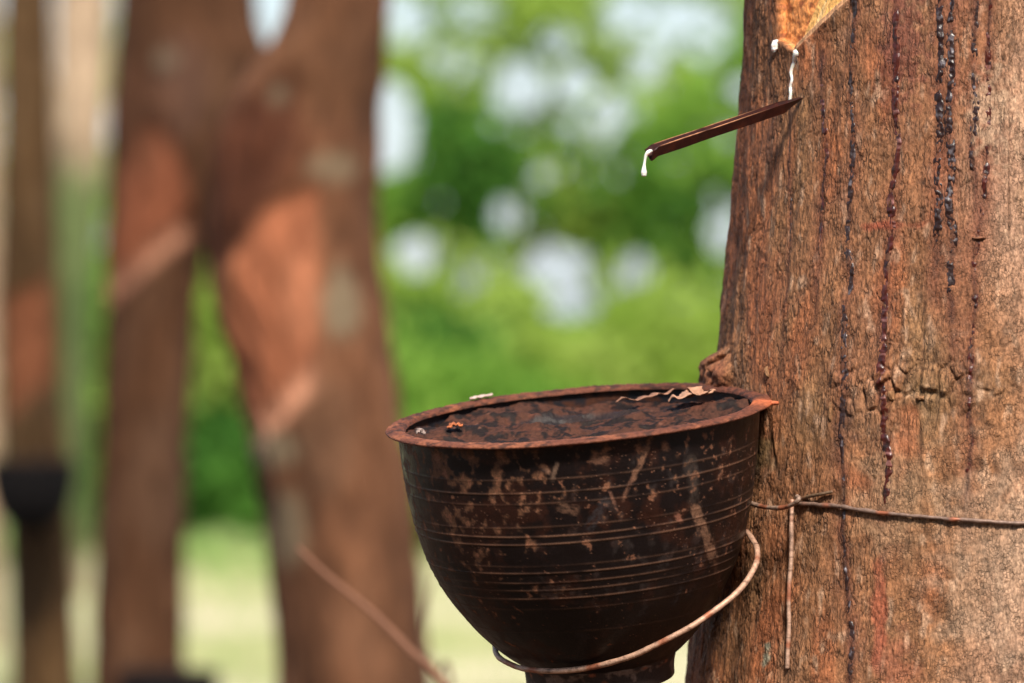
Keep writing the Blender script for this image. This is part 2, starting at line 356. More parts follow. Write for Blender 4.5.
def main_tree():
    root = empty('rubber_tree', (TX, TY, 0), label='thick tapped rubber tree with rough cracked brown bark and dark latex runs', cat='tree', group='rubber trees of the plantation')
    th = np.concatenate([np.linspace(-1.5*math.pi, -3.55, 40, endpoint=False), np.linspace(-3.55, -1.30, 620, endpoint=False), np.linspace(-1.30, .5*math.pi, 70)])
    zz = np.concatenate([np.linspace(-.02, .80, 90, endpoint=False), np.linspace(.80, 1.19, 760, endpoint=False), np.linspace(1.19, 1.5, 90, endpoint=False), np.linspace(1.5, 3.4, 60)])
    A, Z = np.meshgrid(th, zz)
    r, q = trunk_r(A, Z, True, True)
    x, y = q['x'], q['y']
    V = np.stack([TX+np.cos(A)*r, TY+np.sin(A)*r, Z], -1)
    c = np.zeros(A.shape+(3,))+np.array([.25, .115, .052])
    n1 = noise(x*16, y*16, Z*9, 41); n2 = noise(x*45, y*45, Z*16, 42); n3 = fbm(x*120, y*120, Z*60, 43, 3)
    c = mixc(c, (.41, .24, .155), .85*ss(-.2, .7, n1+.9*(A+1.95)-.3*(Z-1)))        # paler grey tan towards the right side
    c = mixc(c, (.31, .105, .042), .75*ss(.05, .5, n2-.8*(A+2.3)))               # reddish cork
    c = mixc(c, (.19, .12, .055), .4*ss(.05, .45, noise(x*38, y*38, Z*22, 44)-4*np.abs(Z-.955)+.15))  # olive algae tinge
    c = c*(1+.36*n3)[..., None]*(1+.22*np.clip(q['grain'], -1, 1))[..., None]
    c = mixc(c, (.48, .30, .19), .7*ss(.25, .8, fbm(x*210, y*210, Z*80, 45, 2)))
    c = c*(1+.35*(q['id1']-.5)*q['low'])[..., None]
    c = mixc(c, (.07, .030, .015), .7*q['fis']); c = mixc(c, (.07, .035, .018), .3*q['crk']); c = mixc(c, (.08, .033, .016), .6*q['vfb'])
    c = mixc(c, (.07, .035, .015), 1.0*q['sm']*(1-ss(.0, .16, q['scale_b'])))
    dk = ss(.1, .6, noise(x*20, y*20, Z*5, 46)-1.6*(A+2.45))                    # darker red brown towards the left edge
    c = mixc(c, c*np.array([.70, .50, .42]), .35*dk)
    # reddish stains round the runs and where they carry on below them
    for (ra, rz), (pts, wd, hg, kd) in zip(RUN_UZ, RUNS):
        o = np.argsort(rz); ua = np.interp(Z, rz[o], ra[o]); d = np.abs(A-ua)*R0
        inz = ss(rz.min()-.05, rz.min(), Z)*(1-ss(rz.max(), rz.max()+.002, Z))
        k = wd*.001
        c = mixc(c, (.11, .028, .014), inz*.75*np.exp(-(d/(k*1.25))**2)*(.6+.4*np.clip(1.8*noise(x*260, y*260, Z*90, 47), -1, 1)))
        c = mixc(c, (.03, .011, .008), inz*.9*np.exp(-(d/(k*.5))**2)*ss(-.5, .1, noise(x*160, y*160, Z*60, 49)))
        c = mixc(c, (.24, .085, .045), inz*.45*np.exp(-(d/(k*3.2))**2)*np.clip(.6+noise(x*70, y*70, Z*30, 48), 0, 1))
    def spot(px, py, rx, ry, col, s, ns=120):
        nonlocal c
        a_, z_ = hit(px, py); k = F/2
        e = ((A-a_)*R0*k/rx)**2+((Z-z_)*k/ry)**2
        c = mixc(c, col, s*ss(.0, .6, np.exp(-e)+.5*noise(x*ns, y*ns, Z*ns, int(px) % 97)-.25)*(e < 6))
    spot(905, 45, 30, 60, (.15, .045, .028), .8, 230); spot(888, 90, 10, 30, (.14, .04, .02), .6, 230)
    spot(895, 225, 34, 6, (.30, .07, .035), .8); spot(905, 440, 16, 40, (.36, .12, .05), .6); spot(880, 620, 8, 70, (.30, .08, .04), .8)
    spot(990, 110, 26, 45, (.46, .32, .21), .55, 260); spot(900, 500, 50, 60, (.33, .21, .12), .5); spot(845, 35, 14, 16, (.36, .18, .10), .6)  # first patch puts a soft sunlit area into the bark colour
    spot(768, 655, 7, 13, (.26, .26, .19), .9, 300); spot(895, 670, 20, 50, (.34, .11, .06), .5); spot(990, 560, 60, 110, (.40, .28, .19), .4)
    spot(770, 290, 40, 50, (.30, .10, .045), .55); spot(930, 395, 26, 20, (.20, .12, .055), .4); spot(770, 150, 26, 60, (.13, .06, .035), .5)
    spot(760, 455, 26, 20, (.14, .10, .04), .6); spot(845, 430, 14, 40, (.11, .05, .03), .6, 200)
    c = mixc(c, (.17, .055, .03), .7*ss(.2, .8, q['burr'])*(.6+.4*noise(x*150,y*150,Z*150,29)))
    # the fresh cut
    ink = ss(0, .0005, q['sd'])
    raw = np.zeros_like(c)+np.array([.74, .28, .085]); raw = raw*(1+.3*fbm(x*260, y*260, Z*260, 51, 3))[..., None]
    raw = mixc(raw, (.30, .08, .03), .8*ss(.25, .6, fbm(x*180, y*180, Z*180, 52, 2)))
    raw = mixc(raw, (.62, .33, .14), .7*ss(.3, .6, fbm(x*230, y*230, Z*200, 57, 2)))
    strip = np.zeros_like(c)+np.array([.88, .48, .15]); strip = strip*(1+.22*noise(q['s3']*700, q['s2']*90, 0*Z, 53))[..., None]
    strip = mixc(strip, (.92, .62, .28), ss(.1, .5, noise(q['s3']*700, q['s2']*60, 0*Z, 54)))
    lip = np.zeros_like(c)+np.array([.56, .30, .15]); lip = lip*(1+.25*noise(x*500, y*500, Z*500, 55))[..., None]
    inside = mixc(strip, raw, ss(-.0001, .0003, q['s3'])); inside = mixc(lip, inside, ss(.0028, .0032, q['s2']))
    c = c*(1-ink[..., None])+inside*ink[..., None]
    rough = np.clip(.78+.1*n3-.15*ink, .3, 1)
    tr = mesh_obj('trunk', V.reshape(-1, 3), gridf(len(zz), len(th)), M_bark, root, col=c.reshape(-1, 3), rough=rough)
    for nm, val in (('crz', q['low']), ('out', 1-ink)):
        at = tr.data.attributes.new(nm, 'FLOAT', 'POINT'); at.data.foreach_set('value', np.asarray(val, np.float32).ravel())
    # runs of dried latex
    rs = np.random.RandomState(3)
    for i, ((ra, rz), (pts, wd, hg, kd)) in enumerate(zip(RUN_UZ, RUNS)):
        n = int(abs(rz.max()-rz.min())/.00045); t = np.linspace(0, len(ra)-1, n)
        a = np.interp(t, np.arange(len(ra)), ra); z = np.interp(t, np.arange(len(rz)), rz)
        s = z*1000
        wv = wd*.00075*(1+.45*noise(s*.16, i, 0, 61)+.25*noise(s*.45, i, 3, 62)); gap = ss(-.55, -.25, noise(s*.12, i, 7, 63)+.3*noise(s*.5, i, 9, 64))
        if kd in ('red', 'thin') and i != 3: gap = ss(-.3, .0, noise(s*.16, i, 7, 63)+.3*noise(s*.6, i, 9, 64))
        wv = wv*np.where((i == 2) & (z < .955), .55, 1)
        end = np.minimum(1, np.minimum(np.arange(n), np.arange(n)[::-1])/12)
        bead = np.clip(noise(s*.2, i*3.3, 5, 65)-.15, 0, 1)
        wv = np.maximum(wv*(.55+.45*gap)+bead*.0005*(wd > 1.5), .00025)*np.sqrt(end+.02)
        hv = (hg*.001*(.35+.65*gap)*(1+.3*noise(s*.3, i, 1, 66))+bead*.0007*(wd > 1.5))*end
        j = np.linspace(-1, 1, 9); cs = np.sqrt(np.maximum(0, 1-j**2))
        JA = a[:, None]+j[None]*wv[:, None]/R0; ZZ = np.repeat(z[:, None], 9, 1)
        base = trunk_r(JA, ZZ, False)
        off = .42*hv[:, None]*cs[None]*(1+.9*noise(JA*R0*420, ZZ*260, i, 66))+.00035*noise(JA*R0*600, ZZ*500, 0, 67)-.0003-.0008*(np.abs(j) > .99)
        rr = base+off
        VV = np.stack([TX+np.cos(JA)*rr, TY+np.sin(JA)*rr, ZZ], -1)
        cb = {'thin': (.025, .012, .01), 'red': (.06, .010, .006), 'blue': (.03, .014, .012), 'black': (.018, .006, .005)}[kd]
        cc = np.zeros((n, 9, 3))+np.array(cb)
        cc = mixc(cc, (.02, .008, .007), ss(0, .5, noise(JA*R0*500, ZZ*200, i, 68)))
        if kd in ('blue', 'black'):
            cc = mixc(cc, (.24, .22, .25), (.5*ss(.05, .5, noise(s*.3, i, 8, 69)+.6*bead)[:, None]*np.ones((1, 9)))*ss(-.1, .3, noise(JA*R0*700, ZZ*420, 0, 70)))  # grey blue on the beads paints in reflected sky
        if kd == 'red': cc = mixc(cc, (.35, .16, .14), .6*ss(.3, .7, noise(s*.5, i, 8, 69))[:, None]*np.ones((1, 9)))
        mesh_obj('latex_streak', VV.reshape(-1, 3), gridf(n, 9), M_sap, tr, col=cc.reshape(-1, 3))
    # a few lifted splinters and scales
    for px, py, ln, wd, ang in ((979, 238, 15, 3.2, 4), (832, 412, 3, 24, 3), (893, 396, 5, 12, 10), (921, 398, 9, 5, 0), (770, 372, 4, 14, 20)):
        a0, z0 = hit(px, py); n, m = 14, 8
        U, W = np.meshgrid(np.linspace(-1, 1, n), np.linspace(-1, 1, m)); k = 2/F/2
        g = 1-.25*np.abs(noise(U*2, W*2, px, 71)); du = U*ln*k*g; dw = W*wd*k*g
        ca, sa = math.cos(R_(ang)), math.sin(R_(ang))
        AA = a0+(du*ca-dw*sa)/R0; ZZ = z0+du*sa+dw*ca
        edge = (1-U**2)*(1-W**2)
        rr = trunk_r(AA, ZZ, False)-.0006+.0021*np.clip(edge, 0, 1)**.4*(1+.3*noise(U*3, W*3, px, 72))
        VV = np.stack([TX+np.cos(AA)*rr, TY+np.sin(AA)*rr, ZZ], -1)
        cc = np.zeros((m, n, 3))+np.array((.20, .085, .045) if px > 960 else (.22, .11, .05)); cc *= (1+.4*noise(U*4, W*4, px, 73))[..., None]
        mesh_obj('bark_flake', VV.reshape(-1, 3), gridf(m, n), M_bark, tr, col=cc.reshape(-1, 3), rough=np.full(m*n, .8))
    return root
main_tree()

# ------------------------------------------------------------------ the cup
K = 2.0/F                                   # metres per pixel at the cup
CUP = P(578, 414, 2.0)
ROT = (Matrix.Rotation(R_(7.0), 3, 'X') @ Matrix.Rotation(R_(-4.9), 3, 'Y'))
RM = np.array(ROT)
def cupw(v): return np.asarray(v) @ RM.T+CUP
PR = [(0, 182), (6, 182), (40, 179), (70, 175), (105, 168), (133, 160), (160, 149), (181, 137), (205, 121), (224, 105), (238, 91), (246, 80), (250, 76)]
def cup():
    root = empty('latex_cup', tuple(cupw((0, 0, -.13))), label='large dusty black plastic cup with rusty brown rim, tied to the thick front tree', cat='cup', group='black cups for collecting latex')
    t = np.linspace(0, 250, 300); pt = np.array([a for a, b in PR]); pr = np.array([b for a, b in PR])
    # smooth the profile
    ts = np.linspace(0, 250, 60); rr = np.interp(ts, pt, pr); kk = np.array([1, 2, 3, 2, 1])/9.
    rr[2:-2] = np.convolve(rr, kk, 'valid'); r = np.interp(t, ts, rr)
    nc = 900; a = np.linspace(0, 2*math.pi, nc, endpoint=False)
    T, A = np.meshgrid(t, a, indexing='ij'); Rr = np.repeat(r[:, None], nc, 1)
    ca, sa = np.cos(A), np.sin(A)
    rid = np.zeros_like(T); dust = np.zeros_like(T)
    for tv, s in ((36, .5), (49, .9), (60, .5), (84, .45), (93, 1), (101, 1), (124, .35), (131, 1), (141, .8), (149, .75), (158, 1), (170, .4), (196, .3)):
        wob = .8*noise(ca*1.5, sa*1.5, tv, 80)
        e = np.exp(-((T-tv-wob)/.85)**2); rid += s*e
        dust += s*np.exp(-((T-tv-wob+.3)/1.0)**2)*np.clip(.55+.9*fbm(ca*4, sa*4, T*.03, 81, 3), 0, 1)
    shx = -3.5*np.sin(math.pi*np.clip(T/250, 0, 1))
    Rr = Rr+.6*rid+1.1*noise(ca*1.2, sa*1.2, T*.006, 82)+.25*noise(ca*9, sa*9, T*.08, 83)
    V = np.stack([(ca*Rr+shx)*K, sa*Rr*K, -T*K], -1)
    c = np.zeros(T.shape+(3,))+np.array([.008, .005, .005])
    X3, Y3, Z3 = ca*Rr, sa*Rr, T
    m1 = fbm(X3*.018, Y3*.018, Z3*.020, 84, 4, .6); m2 = fbm(X3*.06, Y3*.06, Z3*.04, 85, 3, .6); m3 = fbm(X3*.11, Y3*.11, Z3*.10, 86, 4, .55)
    left = ss(-.2, 1, -ca)                                  # more dust on the outer, left side
    c = mixc(c, (.034, .010, .005), .6*ss(.1, .8, m1+.5*m2+.6*left))
    c = mixc(c, (.04, .030, .028), .4*ss(.25, .75, m2-.3*left))
    c = mixc(c, (.15, .068, .035), .7*ss(.34, .70, .6*m2+.6*m3+.42*left-.0030*(T-50)))
    c = mixc(c, (.22, .09, .05), .7*ss(.62, .9, m3+.45*m2-.0018*T+.1))
    sp = noise(X3*.45, Y3*.45, Z3*.45, 87)
    c = mixc(c, (.26, .13, .08), .5*ss(.68, .80, sp+.2*m1))
    c = mixc(c, (.19, .09, .05), .55*np.clip(dust, 0, 1))
    top = 1-ss(2, 16, T+5*m2)
    c = mixc(c, (.02, .01, .008), .6*top)  # shade under the rim painted as a dark band
    # vertical dribble, scuffs and one painted highlight, as pixel strokes mapped on to the front of the cup
    sx = ca*Rr; fr = sa < 0
    sy = T
    def stroke(p0, p1, wd, col, s):
        nonlocal c
        p0, p1 = [np.array([(p[0]-580)-(p[1]-414)*.085, (p[1]-414)-22*math.sqrt(max(0, 1-((p[0]-585)/175.)**2))-(0 if 0 else 0)+(p[0]-580)*.085]) for p in (p0, p1)]
        d = p1-p0; L = np.hypot(*d); uu = ((sx-p0[0])*d[0]+(sy-p0[1])*d[1])/L; vv = ((sx-p0[0])*-d[1]+(sy-p0[1])*d[0])/L
        m = ss(-1.3, -.5, -np.abs((vv+1.2*noise(uu*.12, p0[0], 0, 88))/wd)+.5*noise(uu*.2, vv*.5, 0, 89))*ss(0, 4, uu)*(1-ss(L-6, L, uu))*fr
        c = mixc(c, col, m*s*.8*np.clip(.75+1.1*fbm(uu*.1, vv*.25, p0[0], 77, 3), 0, 1))
    stroke((690, 448), (694, 502), 6, (.055, .04, .032), .6); stroke((694, 498), (718, 562), 5.5, (.24, .12, .07), .85); stroke((716, 556), (726, 600), 3, (.16, .07, .04), .5)
    stroke((648, 440), (632, 478), 3, (.25, .12, .07), .8); stroke((634, 470), (624, 498), 2.2, (.22, .10, .06), .7); stroke((610, 484), (622, 508), 1.6, (.24, .11, .07), .7)
    stroke((612, 490), (590, 526), 5, (.03, .03, .035), .7); stroke((660, 436), (668, 448), 3, (.2, .09, .05), .8); stroke((560, 455), (556, 478), 2.4, (.2, .12, .08), .7)  # first, grey stroke is the painted highlight
    stroke((546, 462), (556, 470), 2.4, (.22, .12, .08), .7); stroke((590, 452), (612, 455), 6, (.22, .10, .06), .6); stroke((560, 500), (585, 506), 5, (.2, .1, .06), .6)
    stroke((676, 508), (684, 520), 3, (.32, .13, .08), .8)
    lum = c.sum(-1)
    rough = np.clip(.36+2.6*lum+.12*m2, .30, .85)
    # inside skin so the wall has thickness
    ti = np.linspace(0, 70, 30); ri = np.interp(ti, t, r)-4
    TI, AI = np.meshgrid(ti, a, indexing='ij'); RI = np.repeat(ri[:, None], nc, 1)
    VI = np.stack([np.cos(AI)*RI*K, np.sin(AI)*RI*K, -TI*K], -1)
    VV = np.vstack([VI[::-1].reshape(-1, 3), V.reshape(-1, 3)])
    ni = fbm(np.cos(AI)*9, np.sin(AI)*9, TI*.08, 90, 3)
    ci = mixc(np.zeros(TI.shape+(3,))+np.array([.014, .014, .018]), (.06, .024, .015), ss(-.1, .5, ni+.15*np.cos(AI)))
    cc = np.vstack([ci[::-1].reshape(-1, 3), c.reshape(-1, 3)]); rg = np.concatenate([np.full(TI.size, .35), rough.ravel()])
    mesh_obj('body', cupw(VV), gridf(30+300, nc, True), M_plastic, root, col=cc, rough=rg)
    # rim: a flat flange with a rounded edge, crusted with red dust, drawn out into a lug on the tree side
    prof = [(173.5, -3), (175, 0), (178, 1.6), (183, 1.9), (188, 1.5), (191.5, .6), (193.2, -.8), (192.6, -2.4), (190.5, -3.0), (187, -2.0), (182, -1.8), (179.5, -3.2)]
    pp = spline(prof+[prof[0]], 49)[:-1]; n2 = 720; a2 = np.linspace(0, 2*math.pi, n2, endpoint=False)
    A2, J = np.meshgrid(a2, np.arange(48), indexing='ij'); RR = pp[J, 0].copy(); ZZ = pp[J, 1].copy()
    n_ = fbm(np.cos(A2)*28, np.sin(A2)*28, J*.25, 91, 3)
    ZZ = ZZ+.9*n_*(ZZ > 0)*(.4+.6*(np.sin(A2) > -.2))+.2*n_+1.0*noise(np.cos(A2)*2, np.sin(A2)*2, 0, 92); RR = RR+.5*noise(np.cos(A2)*14, np.sin(A2)*14, 0, 93)+.3*n_
    lug = np.exp(-((A2+0.20+2*math.pi) % (2*math.pi)-0)**2/.016)+np.exp(-(((A2+.20) % (2*math.pi))-2*math.pi)**2/.016)
    RR = RR+lug*2.5*(RR > 184); ZZ = ZZ+0*lug
    V2 = np.stack([np.cos(A2)*RR*K, np.sin(A2)*RR*K, ZZ*K], -1)
    c2 = np.zeros(A2.shape+(3,))+np.array([.125, .040, .022])
    xx, yy = np.cos(A2)*RR, np.sin(A2)*RR
    k1 = fbm(xx*.03, yy*.03, ZZ*.1, 94, 4, .65)
    c2 = mixc(c2, (.23, .078, .038), ss(-.1, .6, k1-.55*np.cos(A2)-.3*np.sin(A2)-.35)); c2 = mixc(c2, (.04, .017, .012), .85*ss(.0, .5, fbm(xx*.08, yy*.08, ZZ*.2, 95, 3)+.35*(np.sin(A2) > -.2)*(RR < 188)-.15))
    c2 = mixc(c2, (.45, .12, .045), lug*.8)
    rim = mesh_obj('rim', cupw(V2.reshape(-1, 3)), np.vstack([gridf(n2, 48, True), np.stack([(n2-1)*48+np.arange(48), (n2-1)*48+(np.arange(48)+1) % 48, (np.arange(48)+1) % 48, np.arange(48)], -1)]), M_rim, root, col=c2.reshape(-1, 3))
    # the drawn-out rusty lug
    lp = spline([(180, -26, -.6), (186, -31, -.4), (191, -35, -.4), (196, -38, -.5), (199, -39, -.5)], 24); lp = lp*K
    lv, lf = tube(lp, np.interp(np.arange(24), [0, 8, 17, 21, 23], [4.6, 4.2, 2.8, 2.6, 1.4])*K, 12)
    mid = np.median(lv[:, 2]); lv[:, 2] = mid+(lv[:, 2]-mid)*.75
    mesh_obj('lug', cupw(lv), lf, M_rim, rim, col=np.tile((.42, .11, .045), (len(lv), 1)))
    # foot
    fp = [(78, -247), (77.5, -250), (76, -255), (75, -263), (74.5, -270), (71, -271.5), (68, -270), (68, -262), (40, -258), (2, -257)]
    fpp = spline(fp, 60); n3 = 240; a3 = np.linspace(0, 2*math.pi, n3, endpoint=False)
    A3, J3 = np.meshgrid(a3, np.arange(60), indexing='ij'); R3 = fpp[J3, 0]+.5*noise(np.cos(A3)*6, np.sin(A3)*6, J3*.1, 96); Z3_ = fpp[J3, 1]
    V3 = np.stack([np.cos(A3)*R3*K, np.sin(A3)*R3*K, Z3_*K], -1)
    k3 = fbm(np.cos(A3)*5, np.sin(A3)*5, J3*.06, 97, 3); c3 = mixc(np.zeros(A3.shape+(3,))+np.array([.035, .022, .018]), (.20, .13, .10), .8*ss(.1, .5, k3)); c3 = mixc(c3, (.22, .07, .035), ss(.4, .7, noise(np.cos(A3)*8, np.sin(A3)*8, J3*.1, 98)))
    mesh_obj('foot', cupw(V3.reshape(-1, 3)), np.vstack([gridf(n3, 60), np.stack([(n3-1)*60+np.arange(59), (n3-1)*60+np.arange(1, 60), np.arange(1, 60), np.arange(59)], -1)]), M_plastic, root, col=c3.reshape(-1, 3), rough=np.full(n3*60, .6))
cup()
def crust_h(x, y):                          # height (px) of the crust below the rim at cup coordinates in px
    r = np.hypot(x, y)
    lr = 1-2*np.abs(noise(x*.022, y*.045, 0*x, 108))
    h = -13+8*fbm(x*.013, y*.02, 0*x, 101, 2)+4.5*lr*ss(-.2, .4, noise(x*.02, y*.03, 0*x, 109))+2.4*fbm(x*.06, y*.06, 0*x, 102, 3)+.5*fbm(x*.2, y*.2, 0*x, 103, 2)
    gouge = np.exp(-((y-70-.12*x+12*noise(x*.03, 0, 0, 104))/11)**2)*ss(-90, -40, x)*(1-ss(60, 110, x))
    back = ss(88, 120, y+.1*x+8*noise(x*.04, 0, 0, 110))*ss(-60, 0, x)
    return h-5*gouge+3*ss(140, 172, r)*(1-back)-9*back, gouge
def crust():
    nr, na = 170, 700
    rr = np.linspace(.5, 174.2, nr); a = np.linspace(0, 2*math.pi, na, endpoint=False)
    Rr, A = np.meshgrid(rr, a, indexing='ij'); x, y = Rr*np.cos(A), Rr*np.sin(A)
    h, g = crust_h(x, y)
    n = fbm(x*.05, y*.04, 0*x, 105, 4, .6)
    c = np.zeros(x.shape+(3,))+np.array([.058, .022, .013]); c = mixc(c, (.011, .006, .005), ss(-.2, .25, n)); c = mixc(c, (.09, .030, .017), .6*ss(.2, .7, fbm(x*.07, y*.09, 0*x, 106, 3)))
    c = mixc(c, (.018, .014, .014), .85*ss(.35, .8, g)); c = mixc(c, (.18, .08, .05), .5*ss(.65, .85, noise(x*.2, y*.2, 0*x, 107)))
    rough = np.clip(.8-.25*ss(.3, .8, g)-.1*ss(.0, .5, n), .5, .85)
    V = np.stack([x*K, y*K, h*K], -1)
    o = mesh_obj('latex_residue', cupw(V.reshape(-1, 3)), gridf(nr, na, True), M_crust, None, col=c.reshape(-1, 3), rough=rough)
    meta(o, 'dark crusty dried latex and dirt filling the large black cup', 'dried latex')
crust()
def shred(name, label, cat, pts, wid, col, lift=2.0, group=None, seed=0, thick=1.0, parts=()):
    """a ragged curled strip; pts are cup coordinates in px (x right, y away)"""
    p = spline(pts, 40); h, _ = crust_h(p[:, 0], p[:, 1]); T = np.gradient(p[:, :2], axis=0); T /= np.linalg.norm(T, axis=1)[:, None]+1e-9; Nn = np.stack([-T[:, 1], T[:, 0]], -1)
    s = np.linspace(0, 1, 40); wv = wid*(np.sin(math.pi*np.clip(s, .03, .97))**.6)*(1+.6*noise(s*14, seed, 0, 111))
    j = np.linspace(0, 2*math.pi, 14, endpoint=False)
    U = np.cos(j)[None]*wv[:, None]*(1+.35*noise(s[:, None]*20, j[None]*2, seed, 112)); W = np.sin(j)[None]*thick*(.5+.5*np.abs(noise(s[:, None]*9, j[None], seed, 113)))+.08*U**2/wid
    zz = np.maximum(h[:, None], -8)+lift*(1+1.2*noise(s*5, seed, 0, 114))[:, None]+W+(p[:, 2] if p.shape[1] > 2 else 0*s)[:, None]
    V = np.stack([p[:, 0][:, None]+Nn[:, 0][:, None]*U, p[:, 1][:, None]+Nn[:, 1][:, None]*U, zz], -1).reshape(-1, 3)*K
    V = np.vstack([V, V[:14].mean(0), V[-14:].mean(0)]); Fc = gridf(40, 14, True); k = 14
    Fc = np.vstack([Fc, [[560, (2*i+2) % k, 2*i+1, 2*i] for i in range(7)], [[561, 39*k+2*i, 39*k+2*i+1, 39*k+(2*i+2) % k] for i in range(7)]])
    cc = np.tile(col, (len(V), 1)); cc = cc*(1+.35*noise(V[:, 0]/K*.3, V[:, 1]/K*.3, V[:, 2]/K*.3, 115))[:, None]
    o = mesh_obj(name, cupw(V), Fc, M_flake, None, col=cc)
    meta(o, label, cat, group)
TANC = (.42, .23, .15)
shred('dry_shred', 'long thin pale brown shred lying near the back of the cup', 'debris', [(40, 82, 2), (60, 92, 3), (80, 98, 2), (100, 112, 5)], 6.5, (.30, .15, .095), seed=1, lift=4, group='shreds in the cup')
shred('dry_shred', 'broad ragged pale shred near the tree side of the cup', 'debris', [(92, 40, 3), (108, 42, 5), (124, 52, 4), (138, 66, 6)], 11, TANC, seed=2, lift=6, thick=2, group='shreds in the cup')
shred('dry_shred', 'short forked pale shred crossing the broad ragged one', 'debris', [(112, 78, 2), (118, 58, 6), (124, 38, 6), (140, 26, 4)], 6, (.36, .19, .12), seed=3, lift=7, group='shreds in the cup')
shred('bark_chip', 'small orange bark chip on the left of the dark crust', 'debris', [(-132, 10, 1), (-124, 14, 3), (-116, 12, 1)], 5, (.42, .13, .05), seed=5, lift=3, thick=2, group='bark chips in the cup')
shred('bark_chip', 'tiny grey chip at the far left inside the rim', 'debris', [(-162, -18, 1), (-158, -12, 2), (-153, -14, 1)], 3.5, (.25, .19, .17), seed=6, lift=4, thick=2, group='bark chips in the cup')
def rim_flake():
    n = 26; s = np.linspace(-1, 1, n); j = np.linspace(0, 2*math.pi, 14, endpoint=False)
    an = math.acos(-.53); ce = np.array([185*math.cos(an), 185*math.sin(an), 4.6])
    tg = np.array([-math.sin(an), math.cos(an), 0])*-1; nr = np.array([math.cos(an), math.sin(an), 0])
    wv = 5*np.sqrt(np.clip(1-s**2, .02, 1))*(1+.4*noise(s*3, 1, 2, 121))
    V = ce+s[:, None, None]*14*tg+nr*(np.cos(j)[None, :, None]*wv[:, None, None])+np.array([0, 0, 1])*(np.sin(j)[None, :, None]*1.3+(.9*noise(s*3, 0, 0, 122))[:, None, None])
    V = V.reshape(-1, 3)*K
    o = mesh_obj('pale_flake', cupw(V), gridf(n, 14, True), M_flake, None, col=np.tile((.50, .36, .33), (len(V), 1)))
    meta(o, 'pale pinkish flake resting on the back left of the cup rim', 'debris')
rim_flake()

# ------------------------------------------------------------------ wires
def wire_obj(name, path, rad, parent, k=12, closed=False, base=(.26, .13, .09), seed=0, lumps=.12):
    n = len(path); s = np.cumsum(np.r_[0, np.linalg.norm(np.diff(path, axis=0), axis=1)])*1000
    r = rad*(1+lumps*noise(s*.25, seed, 0, 131)+.5*lumps*noise(s*.9, seed, 1, 132)+3*lumps*np.clip(noise(s*.11, seed, 4, 133)-.42, 0, 1))
    V, Fc = tube(path, r, k, closed)
    c = np.repeat(np.zeros((n, 3))+np.array(base), k, 0)
    ss_ = np.repeat(s, k); c = mixc(c, (.30, .09, .04), .9*ss(.1, .5, noise(ss_*.13, seed, 2, 134))); c = mixc(c, (.10, .05, .035), .7*ss(.2, .6, noise(ss_*.3, V[:n*k, 2]*900, seed, 135)))
    if not closed: c = np.vstack([c, c[0], c[-1]])
    return mesh_obj(name, V, Fc, M_wire, parent, col=c)
